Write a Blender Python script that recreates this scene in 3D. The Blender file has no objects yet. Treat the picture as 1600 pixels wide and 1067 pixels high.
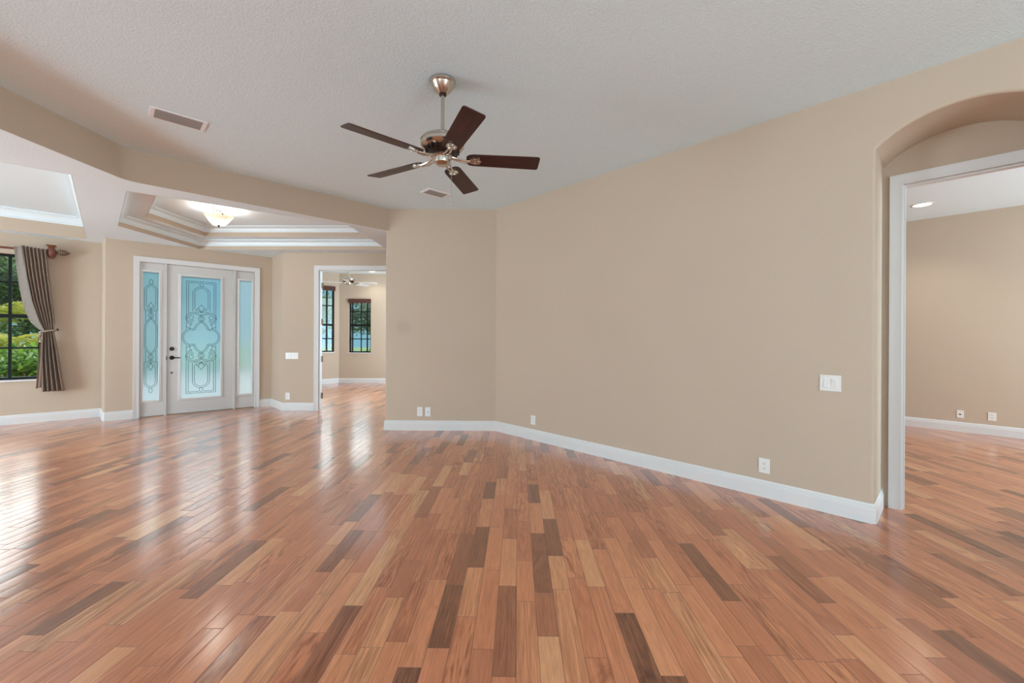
import bpy, bmesh, math, random
from mathutils import Vector, Matrix
from mathutils.geometry import tessellate_polygon

sc = bpy.context.scene
COL = sc.collection
random.seed(7)
PI = math.pi

# ------------------------------------------------------------------ camera
CAM_H = 1.278
cam = bpy.data.cameras.new('camera')
camo = bpy.data.objects.new('camera', cam)
COL.objects.link(camo)
cam.sensor_width = 36.0
cam.lens = 655.0 / 1600.0 * 36.0
cam.shift_y = -5.5 / 1600.0
cam.clip_start = 0.05
camo.matrix_world = (Matrix.Translation((0, 0, CAM_H)) @ Matrix.Rotation(PI / 2, 4, 'X')
                     @ Matrix.Rotation(math.radians(0.3), 4, 'Z'))
sc.camera = camo

# ------------------------------------------------------------------ view, world
sc.view_settings.view_transform = 'Standard'
sc.view_settings.look = 'None'
sc.view_settings.gamma = 1.0
sc.view_settings.use_curve_mapping = False
sc.view_settings.exposure = -0.08
sc.cycles.max_bounces = 10
sc.cycles.diffuse_bounces = 6
sc.cycles.sample_clamp_indirect = 6.0
sc.cycles.use_denoising = True
sc.cycles.caustics_reflective = False
sc.cycles.caustics_refractive = True

SKY_LOBE = 6.5
world = bpy.data.worlds.new('sky')
sc.world = world
world.use_nodes = True
wn = world.node_tree
wn.nodes.clear()
w_out = wn.nodes.new('ShaderNodeOutputWorld')
w_bg = wn.nodes.new('ShaderNodeBackground')
w_tc = wn.nodes.new('ShaderNodeTexCoord')
w_sep = wn.nodes.new('ShaderNodeSeparateXYZ')


def w_math(op, a, b=None):
    n = wn.nodes.new('ShaderNodeMath')
    n.operation = op
    for k, v in enumerate((a, b)):
        if v is None:
            continue
        if isinstance(v, (int, float)):
            n.inputs[k].default_value = v
        else:
            wn.links.new(v, n.inputs[k])
    return n.outputs[0]


def w_step(v, lo, hi):
    n = wn.nodes.new('ShaderNodeMapRange')
    n.interpolation_type = 'SMOOTHSTEP'
    n.inputs['From Min'].default_value = lo
    n.inputs['From Max'].default_value = hi
    wn.links.new(v, n.inputs['Value'])
    return n.outputs[0]


# blue sky with a bright lobe added out front for the floor reflections
w_ramp = wn.nodes.new('ShaderNodeValToRGB')
w_ramp.color_ramp.elements[0].position = 0.0
w_ramp.color_ramp.elements[0].color = (0.27, 0.55, 0.70, 1)
w_ramp.color_ramp.elements[1].position = 0.8
w_ramp.color_ramp.elements[1].color = (0.30, 0.50, 0.90, 1)
wn.links.new(w_tc.outputs['Generated'], w_sep.inputs[0])
wn.links.new(w_sep.outputs['Z'], w_ramp.inputs[0])
w_front = w_step(w_math('ADD', w_math('MULTIPLY', w_sep.outputs['X'], -0.5), w_math('MULTIPLY', w_sep.outputs['Y'], 0.85)), 0.1, 0.6)
w_lobe = w_math('MULTIPLY', w_front, w_math('MULTIPLY', w_step(w_sep.outputs['Z'], 0.165, 0.27), w_math('SUBTRACT', 1.0, w_step(w_sep.outputs['Z'], 0.55, 0.85))))
w_cn = wn.nodes.new('ShaderNodeTexNoise')
w_cn.inputs['Scale'].default_value = 4.0
w_cn.inputs['Detail'].default_value = 5
wn.links.new(w_tc.outputs['Generated'], w_cn.inputs['Vector'])
w_lobe = w_math('MULTIPLY', w_lobe, w_math('ADD', 0.6, w_math('MULTIPLY', w_cn.outputs['Fac'], 0.8)))
w_add = wn.nodes.new('ShaderNodeMixRGB')
w_add.blend_type = 'ADD'
w_add.inputs['Fac'].default_value = 1.0
w_sc = wn.nodes.new('ShaderNodeVectorMath')
w_sc.operation = 'SCALE'
w_sc.inputs[0].default_value = (1.0, 0.98, 0.95)
wn.links.new(w_math('MULTIPLY', w_lobe, SKY_LOBE), w_sc.inputs['Scale'])
wn.links.new(w_ramp.outputs[0], w_add.inputs['Color1'])
wn.links.new(w_sc.outputs[0], w_add.inputs['Color2'])
wn.links.new(w_add.outputs[0], w_bg.inputs['Color'])
wn.links.new(w_bg.outputs[0], w_out.inputs['Surface'])
w_bg.inputs['Strength'].default_value = 1.0


def sun_light(name, direction, strength, color=(1, 0.96, 0.88)):
    l = bpy.data.lights.new(name, 'SUN')
    l.energy = strength
    l.color = color
    l.angle = math.radians(1.0)
    o = bpy.data.objects.new(name, l)
    COL.objects.link(o)
    o.rotation_euler = Vector(direction).to_track_quat('-Z', 'Y').to_euler()
    return o


def area_light(name, loc, direction, sx, sy, power, color=(1, 1, 1), spread=180):
    l = bpy.data.lights.new(name, 'AREA')
    l.shape = 'RECTANGLE'
    l.size, l.size_y = sx, sy
    l.energy = power
    l.color = color
    l.spread = math.radians(spread)
    o = bpy.data.objects.new(name, l)
    COL.objects.link(o)
    o.location = loc
    o.rotation_euler = Vector(direction).to_track_quat('-Z', 'Z').to_euler()
    return o


sun_light('sun', (-0.18, 0.42, -0.9), 2.2)
# added area lamps standing in for daylight from windows out of view
DAY = (0.69, 0.895, 1.0)
area_light('daylight_fill_left', (-3.0, -4.6, 1.45), (0.62, 0.78, 0.02), 3.6, 2.6, 80, DAY)
area_light('daylight_fill_rear', (3.9, -2.7, 1.45), (-0.69, 0.72, 0.0), 3.6, 2.6, 255, DAY)
area_light('daylight_fill_living', (-8.3, 0.75, 1.5), (0.74, 0.66, 0.0), 3.0, 1.9, 245, DAY)
area_light('upward_fill_left', (-3.0, -4.5, 0.35), (0.30, 0.70, 0.65), 3.6, 0.6, 90, DAY)  # added low lamp aimed up to brighten the ceiling
area_light('upward_fill_living', (-8.2, 0.85, 0.40), (0.60, 0.54, 0.62), 4.2, 1.6, 430, DAY)  # added upward lamp on the living room side, lifting walls and ceilings
area_light('upward_fill_room', (0.2, -2.2, 1.9), (0.0, 0.25, 1.0), 1.6, 1.6, 74, DAY)  # added ceiling fill that evens out the room light


# ------------------------------------------------------------------ materials
def lin(c):
    def f(v):
        v /= 255.0
        return v / 12.92 if v <= 0.04045 else ((v + 0.055) / 1.055) ** 2.4
    return (f(c[0]), f(c[1]), f(c[2]), 1)


def mat(name, color, rough=0.5, metal=0.0, spec=0.5, bump=None, noise=None, coat=0.0, trans=0.0, emit=None):
    """noise = (scale, amount) colour variation; bump = (scale, strength, detail)"""
    m = bpy.data.materials.new(name)
    m.use_nodes = True
    nt = m.node_tree
    b = nt.nodes['Principled BSDF']
    b.inputs['Base Color'].default_value = color
    b.inputs['Roughness'].default_value = rough
    b.inputs['Metallic'].default_value = metal
    b.inputs['Specular IOR Level'].default_value = spec
    b.inputs['Coat Weight'].default_value = coat
    b.inputs['Transmission Weight'].default_value = trans
    if emit:
        b.inputs['Emission Color'].default_value = emit[0]
        b.inputs['Emission Strength'].default_value = emit[1]
    tc = nt.nodes.new('ShaderNodeTexCoord')
    if noise:
        n = nt.nodes.new('ShaderNodeTexNoise')
        n.inputs['Scale'].default_value = noise[0]
        n.inputs['Detail'].default_value = 4
        nt.links.new(tc.outputs['Object'], n.inputs['Vector'])
        r = nt.nodes.new('ShaderNodeMapRange')
        r.inputs['From Min'].default_value = 0.3
        r.inputs['From Max'].default_value = 0.7
        r.inputs['To Min'].default_value = 1 - noise[1]
        r.inputs['To Max'].default_value = 1 + noise[1]
        nt.links.new(n.outputs['Fac'], r.inputs['Value'])
        mx = nt.nodes.new('ShaderNodeVectorMath')
        mx.operation = 'SCALE'
        mx.inputs[0].default_value = color[:3]
        nt.links.new(r.outputs[0], mx.inputs['Scale'])
        nt.links.new(mx.outputs[0], b.inputs['Base Color'])
    if bump:
        n = nt.nodes.new('ShaderNodeTexNoise')
        n.inputs['Scale'].default_value = bump[0]
        n.inputs['Detail'].default_value = bump[2] if len(bump) > 2 else 3
        nt.links.new(tc.outputs['Object'], n.inputs['Vector'])
        bp = nt.nodes.new('ShaderNodeBump')
        bp.inputs['Strength'].default_value = bump[1]
        bp.inputs['Distance'].default_value = 0.01
        nt.links.new(n.outputs['Fac'], bp.inputs['Height'])
        nt.links.new(bp.outputs[0], b.inputs['Normal'])
    return m


TAN = (0.545, 0.442, 0.345, 1)
M = {}
M['tan'] = mat('tan_wall_paint', TAN, 0.75, bump=(90, 0.12, 2), noise=(1.2, 0.015), spec=0.25)
M['ceil'] = mat('textured_ceiling_paint', (0.755, 0.91, 0.985, 1), 0.9, bump=(95, 0.38, 3), noise=(90, 0.03), spec=0.1)
M['soffit'] = mat('smooth_soffit_paint', (0.80, 0.905, 0.955, 1), 0.85, bump=(95, 0.2, 3), spec=0.1)
M['trim'] = mat('white_trim_paint', (0.70, 0.70, 0.70, 1), 0.35, noise=(3, 0.01))
M['crown'] = mat('white_crown_paint', (0.78, 0.87, 0.91, 1), 0.4, noise=(3, 0.01))
M['door'] = mat('white_door_paint', (0.60, 0.595, 0.585, 1), 0.35, noise=(2, 0.01))
M['plate'] = mat('white_plastic', (0.80, 0.80, 0.78, 1), 0.3, noise=(8, 0.01))
M['slot'] = mat('dark_slot', (0.05, 0.05, 0.05, 1), 0.6, noise=(8, 0.02))
M['black'] = mat('oil_rubbed_bronze', (0.012, 0.011, 0.010, 1), 0.35, 0.6, noise=(10, 0.1))
M['winframe'] = mat('black_window_frame', (0.008, 0.011, 0.010, 1), 0.6, spec=0.2, noise=(10, 0.1))
M['nickel'] = mat('brushed_nickel', (0.60, 0.55, 0.49, 1), 0.24, 1.0, noise=(30, 0.05))
M['nickel_dark'] = mat('dark_vent_metal', (0.05, 0.035, 0.03, 1), 0.4, 0.8, noise=(30, 0.05))
M['hinge'] = mat('antique_brass', (0.22, 0.15, 0.09, 1), 0.4, 0.8, noise=(20, 0.15))
M['vent'] = mat('white_vent_metal', (0.88, 0.91, 0.93, 1), 0.35, noise=(10, 0.01))
M['ventslat'] = mat('grey_vent_slats', (0.36, 0.36, 0.36, 1), 0.5, noise=(10, 0.03))
M['duct'] = mat('dark_duct', (0.03, 0.03, 0.03, 1), 0.8, noise=(10, 0.03))
M['lamp_on'] = mat('lit_lens', (1, 0.95, 0.85, 1), 0.5, emit=((1, 0.90, 0.72, 1), 6.0), noise=(5, 0.01))
M['bowl'] = mat('lit_alabaster_bowl', (0.9, 0.84, 0.74, 1), 0.4, emit=((1, 0.88, 0.70, 1), 0.30), noise=(14, 0.12))
_nt = M['bowl'].node_tree
_b = _nt.nodes['Principled BSDF']
_t = _nt.nodes.new('ShaderNodeBsdfTransparent')
_t.inputs['Color'].default_value = (1.0, 0.96, 0.88, 1)
_m = _nt.nodes.new('ShaderNodeMixShader')
_m.inputs[0].default_value = 0.45
_o = [n for n in _nt.nodes if n.type == 'OUTPUT_MATERIAL'][0]
_nt.links.new(_b.outputs[0], _m.inputs[1])
_nt.links.new(_t.outputs[0], _m.inputs[2])
_nt.links.new(_m.outputs[0], _o.inputs['Surface'])
M['rodwood'] = mat('red_brown_wood', (0.16, 0.045, 0.022, 1), 0.35, noise=(18, 0.25), coat=0.3)
M['pine'] = mat('carved_brown_finial', (0.14, 0.085, 0.05, 1), 0.5, noise=(60, 0.4), bump=(90, 0.6, 2))
M['valance'] = mat('brown_woven_valance', (0.085, 0.03, 0.022, 1), 0.8, noise=(60, 0.3))
M['grass'] = mat('lawn', (0.10, 0.20, 0.05, 1), 0.9, noise=(6, 0.4))
M['paving'] = mat('pale_paving', (0.52, 0.50, 0.46, 1), 0.9, noise=(3, 0.1))
M['bark'] = mat('bark', (0.13, 0.10, 0.075, 1), 0.9, noise=(14, 0.4))


def wood_blade():
    m = bpy.data.materials.new('dark_cherry_blade')
    m.use_nodes = True
    nt = m.node_tree
    b = nt.nodes['Principled BSDF']
    tc = nt.nodes.new('ShaderNodeTexCoord')
    mp = nt.nodes.new('ShaderNodeMapping')
    mp.inputs['Scale'].default_value = (3, 45, 10)
    n = nt.nodes.new('ShaderNodeTexNoise')
    n.inputs['Scale'].default_value = 1.0
    n.inputs['Detail'].default_value = 5
    r = nt.nodes.new('ShaderNodeValToRGB')
    r.color_ramp.elements[0].position = 0.3
    r.color_ramp.elements[0].color = (0.024, 0.007, 0.006, 1)
    r.color_ramp.elements[1].position = 0.75
    r.color_ramp.elements[1].color = (0.075, 0.020, 0.015, 1)
    nt.links.new(tc.outputs['Object'], mp.inputs[0])
    nt.links.new(mp.outputs[0], n.inputs['Vector'])
    nt.links.new(n.outputs['Fac'], r.inputs[0])
    nt.links.new(r.outputs[0], b.inputs['Base Color'])
    b.inputs['Roughness'].default_value = 0.36
    b.inputs['Specular IOR Level'].default_value = 0.3
    return m


M['blade'] = wood_blade()
M['paleblade'] = mat('pale_fan_blade', (0.74, 0.72, 0.70, 1), 0.3, noise=(9, 0.06))


def wood_floor():
    m = bpy.data.materials.new('cherry_plank_floor')
    m.use_nodes = True
    nt = m.node_tree
    N = nt.nodes
    L = nt.links
    b = N['Principled BSDF']

    def math_(op, a=None, c=None, va=None, vc=None):
        n = N.new('ShaderNodeMath')
        n.operation = op
        if a is not None:
            L.new(a, n.inputs[0])
        if va is not None:
            n.inputs[0].default_value = va
        if c is not None:
            L.new(c, n.inputs[1])
        if vc is not None:
            n.inputs[1].default_value = vc
        return n.outputs[0]

    tc = N.new('ShaderNodeTexCoord')
    mp = N.new('ShaderNodeMapping')
    mp.inputs['Rotation'].default_value = (0, 0, math.radians(0.8))
    L.new(tc.outputs['Object'], mp.inputs[0])
    sep = N.new('ShaderNodeSeparateXYZ')
    L.new(mp.outputs[0], sep.inputs[0])
    X, Y = sep.outputs[0], sep.outputs[1]
    W = 0.0915
    PL = 0.50
    xs = math_('DIVIDE', X, vc=W)
    row = math_('FLOOR', xs)
    u = math_('FRACT', xs)
    wn_ = N.new('ShaderNodeTexWhiteNoise')
    wn_.noise_dimensions = '1D'
    L.new(row, wn_.inputs['W'])
    off = math_('MULTIPLY', wn_.outputs['Value'], vc=400.0)
    yl = math_('ADD', math_('DIVIDE', Y, vc=PL), off)
    v1 = N.new('ShaderNodeTexVoronoi')
    v1.voronoi_dimensions = '1D'
    v1.inputs['Scale'].default_value = 1.0
    v1.inputs['Randomness'].default_value = 0.85
    L.new(yl, v1.inputs['W'])
    v2 = N.new('ShaderNodeTexVoronoi')
    v2.voronoi_dimensions = '1D'
    v2.feature = 'DISTANCE_TO_EDGE'
    v2.inputs['Scale'].default_value = 1.0
    v2.inputs['Randomness'].default_value = 0.85
    L.new(yl, v2.inputs['W'])
    rs = N.new('ShaderNodeSeparateColor')
    L.new(v1.outputs['Color'], rs.inputs[0])
    ra, rb, rc = rs.outputs[0], rs.outputs[1], rs.outputs[2]
    # plank tone
    ramp = N.new('ShaderNodeValToRGB')
    cr = ramp.color_ramp
    cr.elements[0].position = 0.0
    cr.elements[0].color = (0.33, 0.125, 0.060, 1)
    cr.elements[1].position = 1.0
    cr.elements[1].color = (0.95, 0.500, 0.250, 1)
    for p, c in ((0.075, (0.43, 0.160, 0.077)), (0.14, (0.68, 0.242, 0.116)), (0.45, (0.78, 0.290, 0.138)), (0.75, (0.86, 0.345, 0.165)), (0.9, (0.91, 0.420, 0.205))):
        e = cr.elements.new(p)
        e.color = (c[0], c[1], c[2], 1)
    L.new(ra, ramp.inputs[0])
    # grain: stretched noise, its own stretch of timber for every plank
    comb = N.new('ShaderNodeCombineXYZ')
    L.new(math_('ADD', math_('MULTIPLY', X, vc=52.0), math_('MULTIPLY', rb, vc=300.0)), comb.inputs[0])
    L.new(math_('ADD', math_('MULTIPLY', Y, vc=2.0), math_('MULTIPLY', rc, vc=90.0)), comb.inputs[1])
    L.new(math_('MULTIPLY', row, vc=3.7), comb.inputs[2])
    g1 = N.new('ShaderNodeTexNoise')
    g1.inputs['Scale'].default_value = 1.0
    g1.inputs['Detail'].default_value = 6
    g1.inputs['Roughness'].default_value = 0.6
    g1.inputs['Distortion'].default_value = 1.6
    L.new(comb.outputs[0], g1.inputs['Vector'])
    comb2 = N.new('ShaderNodeCombineXYZ')
    L.new(math_('ADD', math_('MULTIPLY', X, vc=240.0), math_('MULTIPLY', rb, vc=300.0)), comb2.inputs[0])
    L.new(math_('MULTIPLY', Y, vc=9.0), comb2.inputs[1])
    L.new(row, comb2.inputs[2])
    g2 = N.new('ShaderNodeTexNoise')
    g2.inputs['Scale'].default_value = 1.0
    g2.inputs['Detail'].default_value = 3
    L.new(comb2.outputs[0], g2.inputs['Vector'])
    gr = N.new('ShaderNodeMapRange')
    gr.inputs['From Min'].default_value = 0.36
    gr.inputs['From Max'].default_value = 0.66
    gr.inputs['To Min'].default_value = 0.0
    gr.inputs['To Max'].default_value = 1.0
    L.new(g1.outputs['Fac'], gr.inputs['Value'])
    # how strongly a plank is figured
    fig = math_('ADD', math_('MULTIPLY', math_('POWER', rc, vc=2.0), vc=0.72), vc=0.26)
    dark = N.new('ShaderNodeMixRGB')
    dark.blend_type = 'MULTIPLY'
    dark.inputs['Color2'].default_value = (0.40, 0.30, 0.26, 1)
    L.new(math_('MULTIPLY', gr.outputs[0], fig), dark.inputs['Fac'])
    L.new(ramp.outputs[0], dark.inputs['Color1'])
    # swirling dark figure in some of the boards
    comb3 = N.new('ShaderNodeCombineXYZ')
    L.new(math_('ADD', math_('MULTIPLY', X, vc=13.0), math_('MULTIPLY', ra, vc=200.0)), comb3.inputs[0])
    L.new(math_('MULTIPLY', Y, vc=2.6), comb3.inputs[1])
    L.new(math_('MULTIPLY', row, vc=5.1), comb3.inputs[2])
    g3 = N.new('ShaderNodeTexNoise')
    g3.inputs['Scale'].default_value = 1.0
    g3.inputs['Detail'].default_value = 5
    g3.inputs['Distortion'].default_value = 3.2
    L.new(comb3.outputs[0], g3.inputs['Vector'])
    g3r = N.new('ShaderNodeMapRange')
    g3r.inputs['From Min'].default_value = 0.42
    g3r.inputs['From Max'].default_value = 0.66
    L.new(g3.outputs['Fac'], g3r.inputs['Value'])
    sel = N.new('ShaderNodeMapRange')
    sel.interpolation_type = 'SMOOTHSTEP'
    sel.inputs['From Min'].default_value = 0.55
    sel.inputs['From Max'].default_value = 0.95
    sel.inputs['To Min'].default_value = 0.12
    sel.inputs['To Max'].default_value = 0.80
    L.new(rb, sel.inputs['Value'])
    dark2 = N.new('ShaderNodeMixRGB')
    dark2.blend_type = 'MULTIPLY'
    dark2.inputs['Color2'].default_value = (0.42, 0.31, 0.26, 1)
    L.new(math_('MULTIPLY', g3r.outputs[0], sel.outputs[0]), dark2.inputs['Fac'])
    L.new(dark.outputs[0], dark2.inputs['Color1'])
    fine = N.new('ShaderNodeMixRGB')
    fine.blend_type = 'MULTIPLY'
    fine.inputs['Color2'].default_value = (0.58, 0.50, 0.45, 1)
    L.new(math_('MULTIPLY', math_('POWER', g2.outputs['Fac'], vc=1.5), vc=1.0), fine.inputs['Fac'])
    L.new(dark2.outputs[0], fine.inputs['Color1'])
    # seams
    ue = math_('MULTIPLY', math_('MINIMUM', u, math_('SUBTRACT', None, u, va=1.0)), vc=W)
    ye = math_('MULTIPLY', v2.outputs['Distance'], vc=PL)
    edge = math_('MINIMUM', ue, ye)
    sm = N.new('ShaderNodeMapRange')
    sm.inputs['From Min'].default_value = 0.0004
    sm.inputs['From Max'].default_value = 0.0019
    sm.inputs['To Min'].default_value = 0.75
    sm.inputs['To Max'].default_value = 0.0
    L.new(edge, sm.inputs['Value'])
    seam = N.new('ShaderNodeMixRGB')
    seam.inputs['Color2'].default_value = (0.09, 0.035, 0.02, 1)
    L.new(sm.outputs[0], seam.inputs['Fac'])
    L.new(fine.outputs[0], seam.inputs['Color1'])
    L.new(seam.outputs[0], b.inputs['Base Color'])
    # relief: eased plank edges and a faint cup and tilt of each board
    bev = N.new('ShaderNodeMapRange')
    bev.inputs['From Min'].default_value = 0.0
    bev.inputs['From Max'].default_value = 0.003
    bev.inputs['To Min'].default_value = 0.0
    bev.inputs['To Max'].default_value = 0.0006
    L.new(edge, bev.inputs['Value'])
    tilt = math_('MULTIPLY', math_('MULTIPLY', math_('SUBTRACT', u, vc=0.5), math_('SUBTRACT', rb, vc=0.5)), vc=0.0011)
    cup = math_('MULTIPLY', math_('POWER', math_('ABSOLUTE', math_('SUBTRACT', u, vc=0.5)), vc=2.0), vc=-0.0009)
    lowf = N.new('ShaderNodeTexNoise')
    lowf.inputs['Scale'].default_value = 5.0
    L.new(tc.outputs['Object'], lowf.inputs['Vector'])
    h = math_('ADD', math_('ADD', bev.outputs[0], tilt), math_('ADD', cup, math_('MULTIPLY', lowf.outputs['Fac'], vc=0.0004)))
    bp = N.new('ShaderNodeBump')
    bp.inputs['Strength'].default_value = 1.0
    bp.inputs['Distance'].default_value = 1.0
    L.new(h, bp.inputs['Height'])
    L.new(bp.outputs[0], b.inputs['Normal'])
    L.new(bp.outputs[0], b.inputs['Coat Normal'])
    b.inputs['Roughness'].default_value = 0.34
    b.inputs['Specular IOR Level'].default_value = 0.15
    b.inputs['Coat Weight'].default_value = 1.0
    b.inputs['Coat Roughness'].default_value = 0.165
    b.inputs['Coat IOR'].default_value = 1.62
    return m


M['floor'] = wood_floor()


def frosted(name, tint, gloss=0.03):
    m = bpy.data.materials.new(name)
    m.use_nodes = True
    nt = m.node_tree
    nt.nodes.clear()
    out = nt.nodes.new('ShaderNodeOutputMaterial')
    tr = nt.nodes.new('ShaderNodeBsdfTranslucent')
    tc = nt.nodes.new('ShaderNodeTexCoord')
    n = nt.nodes.new('ShaderNodeTexNoise')
    n.inputs['Scale'].default_value = 2.2
    n.inputs['Detail'].default_value = 5
    nt.links.new(tc.outputs['Object'], n.inputs['Vector'])
    r = nt.nodes.new('ShaderNodeValToRGB')
    r.color_ramp.elements[0].position = 0.3
    r.color_ramp.elements[0].color = (tint[0] * 0.92, tint[1] * 0.94, tint[2] * 0.95, 1)
    r.color_ramp.elements[1].position = 0.7
    r.color_ramp.elements[1].color = (tint[0] * 1.05, tint[1] * 1.02, tint[2] * 1.0, 1)
    nt.links.new(n.outputs['Fac'], r.inputs[0])
    nt.links.new(r.outputs[0], tr.inputs['Color'])
    rf = nt.nodes.new('ShaderNodeBsdfRefraction')
    rf.inputs['Roughness'].default_value = 0.5
    rf.inputs['IOR'].default_value = 1.12
    rf.inputs['Color'].default_value = (0.86, 0.86, 0.85, 1)
    gl = nt.nodes.new('ShaderNodeBsdfGlossy')
    gl.inputs['Roughness'].default_value = 0.15
    m0 = nt.nodes.new('ShaderNodeMixShader')
    m0.inputs[0].default_value = 0.45
    nt.links.new(tr.outputs[0], m0.inputs[1])
    nt.links.new(rf.outputs[0], m0.inputs[2])
    mx = nt.nodes.new('ShaderNodeMixShader')
    mx.inputs[0].default_value = gloss
    nt.links.new(m0.outputs[0], mx.inputs[1])
    nt.links.new(gl.outputs[0], mx.inputs[2])
    nt.links.new(mx.outputs[0], out.inputs['Surface'])
    return m


M['frost'] = frosted('frosted_blue_green_glass', (0.15, 0.33, 0.40))
M['frost2'] = frosted('plain_frosted_glass', (0.36, 0.48, 0.51))


def clear_glass():
    m = bpy.data.materials.new('clear_window_glass')
    m.use_nodes = True
    nt = m.node_tree
    nt.nodes.clear()
    out = nt.nodes.new('ShaderNodeOutputMaterial')
    tr = nt.nodes.new('ShaderNodeBsdfTransparent')
    tr.inputs['Color'].default_value = (0.93, 0.97, 0.96, 1)
    gl = nt.nodes.new('ShaderNodeBsdfGlossy')
    gl.inputs['Roughness'].default_value = 0.02
    fr = nt.nodes.new('ShaderNodeFresnel')
    fr.inputs['IOR'].default_value = 1.35
    mx = nt.nodes.new('ShaderNodeMixShader')
    nt.links.new(fr.outputs[0], mx.inputs[0])
    nt.links.new(tr.outputs[0], mx.inputs[1])
    nt.links.new(gl.outputs[0], mx.inputs[2])
    nt.links.new(mx.outputs[0], out.inputs['Surface'])
    return m


M['glass'] = clear_glass()
M['pane_back'] = bpy.data.materials.new('plain_glass_back')
M['pane_back'].use_nodes = True
_nt = M['pane_back'].node_tree
_nt.nodes.clear()
_o = _nt.nodes.new('ShaderNodeOutputMaterial')
_t = _nt.nodes.new('ShaderNodeBsdfTransparent')
_t.inputs['Color'].default_value = (0.95, 0.98, 0.97, 1)
_nt.links.new(_t.outputs[0], _o.inputs['Surface'])
M['came'] = mat('dark_leading', (0.02, 0.055, 0.07, 1), 0.4, noise=(20, 0.1))


def leaf_mat(name, c1, c2):
    m = bpy.data.materials.new(name)
    m.use_nodes = True
    nt = m.node_tree
    b = nt.nodes['Principled BSDF']
    g = nt.nodes.new('ShaderNodeNewGeometry')
    r = nt.nodes.new('ShaderNodeValToRGB')
    r.color_ramp.elements[0].color = c1
    r.color_ramp.elements[1].color = c2
    nt.links.new(g.outputs['Random Per Island'], r.inputs[0])
    nt.links.new(r.outputs[0], b.inputs['Base Color'])
    b.inputs['Roughness'].default_value = 0.45
    tr = nt.nodes.new('ShaderNodeBsdfTranslucent')
    nt.links.new(r.outputs[0], tr.inputs['Color'])
    mx = nt.nodes.new('ShaderNodeMixShader')
    mx.inputs[0].default_value = 0.35
    nt.links.new(b.outputs[0], mx.inputs[1])
    nt.links.new(tr.outputs[0], mx.inputs[2])
    out = [n for n in nt.nodes if n.type == 'OUTPUT_MATERIAL'][0]
    nt.links.new(mx.outputs[0], out.inputs['Surface'])
    return m


M['leaf_bright'] = leaf_mat('bright_shrub_leaf', (0.06, 0.17, 0.025, 1), (0.30, 0.52, 0.07, 1))
M['leaf_palm'] = leaf_mat('yellow_green_frond', (0.30, 0.34, 0.05, 1), (0.75, 0.68, 0.10, 1))
M['leaf_tree'] = leaf_mat('mid_green_tree_leaf', (0.07, 0.14, 0.05, 1), (0.30, 0.42, 0.16, 1))
M['leaf_grey'] = leaf_mat('grey_green_tree_leaf', (0.10, 0.17, 0.10, 1), (0.34, 0.46, 0.30, 1))


def fabric(name, c1, c2):
    m = bpy.data.materials.new(name)
    m.use_nodes = True
    nt = m.node_tree
    b = nt.nodes['Principled BSDF']
    tc = nt.nodes.new('ShaderNodeTexCoord')
    n = nt.nodes.new('ShaderNodeTexNoise')
    n.inputs['Scale'].default_value = 170
    n.inputs['Detail'].default_value = 3
    nt.links.new(tc.outputs['Object'], n.inputs['Vector'])
    r = nt.nodes.new('ShaderNodeValToRGB')
    r.color_ramp.elements[0].position = 0.35
    r.color_ramp.elements[0].color = c1
    r.color_ramp.elements[1].position = 0.65
    r.color_ramp.elements[1].color = c2
    nt.links.new(n.outputs['Fac'], r.inputs[0])
    nt.links.new(r.outputs[0], b.inputs['Base Color'])
    b.inputs['Roughness'].default_value = 0.9
    b.inputs['Specular IOR Level'].default_value = 0.15
    b.inputs['Sheen Weight'].default_value = 0.15
    bp = nt.nodes.new('ShaderNodeBump')
    bp.inputs['Strength'].default_value = 0.3
    bp.inputs['Distance'].default_value = 0.003
    nt.links.new(n.outputs['Fac'], bp.inputs['Height'])
    nt.links.new(bp.outputs[0], b.inputs['Normal'])
    return m


M['curtain'] = fabric('brown_curtain_weave', (0.17, 0.115, 0.085, 1), (0.33, 0.24, 0.185, 1))
M['lining'] = fabric('pale_curtain_lining', (0.20, 0.17, 0.145, 1), (0.31, 0.275, 0.24, 1))
M['cord'] = fabric('beige_tieback_cord', (0.30, 0.23, 0.17, 1), (0.48, 0.40, 0.31, 1))


def stained_wall():
    m = M['tan'].copy()
    m.name = 'tan_wall_paint_with_smudge'
    nt = m.node_tree
    b = nt.nodes['Principled BSDF']
    src = b.inputs['Base Color'].links[0].from_socket
    tc = [n for n in nt.nodes if n.type == 'TEX_COORD'][0]
    d = nt.nodes.new('ShaderNodeVectorMath')
    d.operation = 'DISTANCE'
    d.inputs[1].default_value = (-1.496, 5.775, 1.42)
    nt.links.new(tc.outputs['Object'], d.inputs[0])
    r = nt.nodes.new('ShaderNodeMapRange')
    r.interpolation_type = 'SMOOTHSTEP'
    r.inputs['From Min'].default_value = 0.05
    r.inputs['From Max'].default_value = 0.14
    r.inputs['To Min'].default_value = 0.90
    r.inputs['To Max'].default_value = 1.0
    nt.links.new(d.outputs['Value'], r.inputs['Value'])
    s = nt.nodes.new('ShaderNodeVectorMath')
    s.operation = 'SCALE'
    nt.links.new(src, s.inputs[0])
    nt.links.new(r.outputs[0], s.inputs['Scale'])
    nt.links.new(s.outputs[0], b.inputs['Base Color'])
    return m


M['tan_smudge'] = stained_wall()


# ------------------------------------------------------------------ mesh helpers
def new_bm():
    return bmesh.new()


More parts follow.
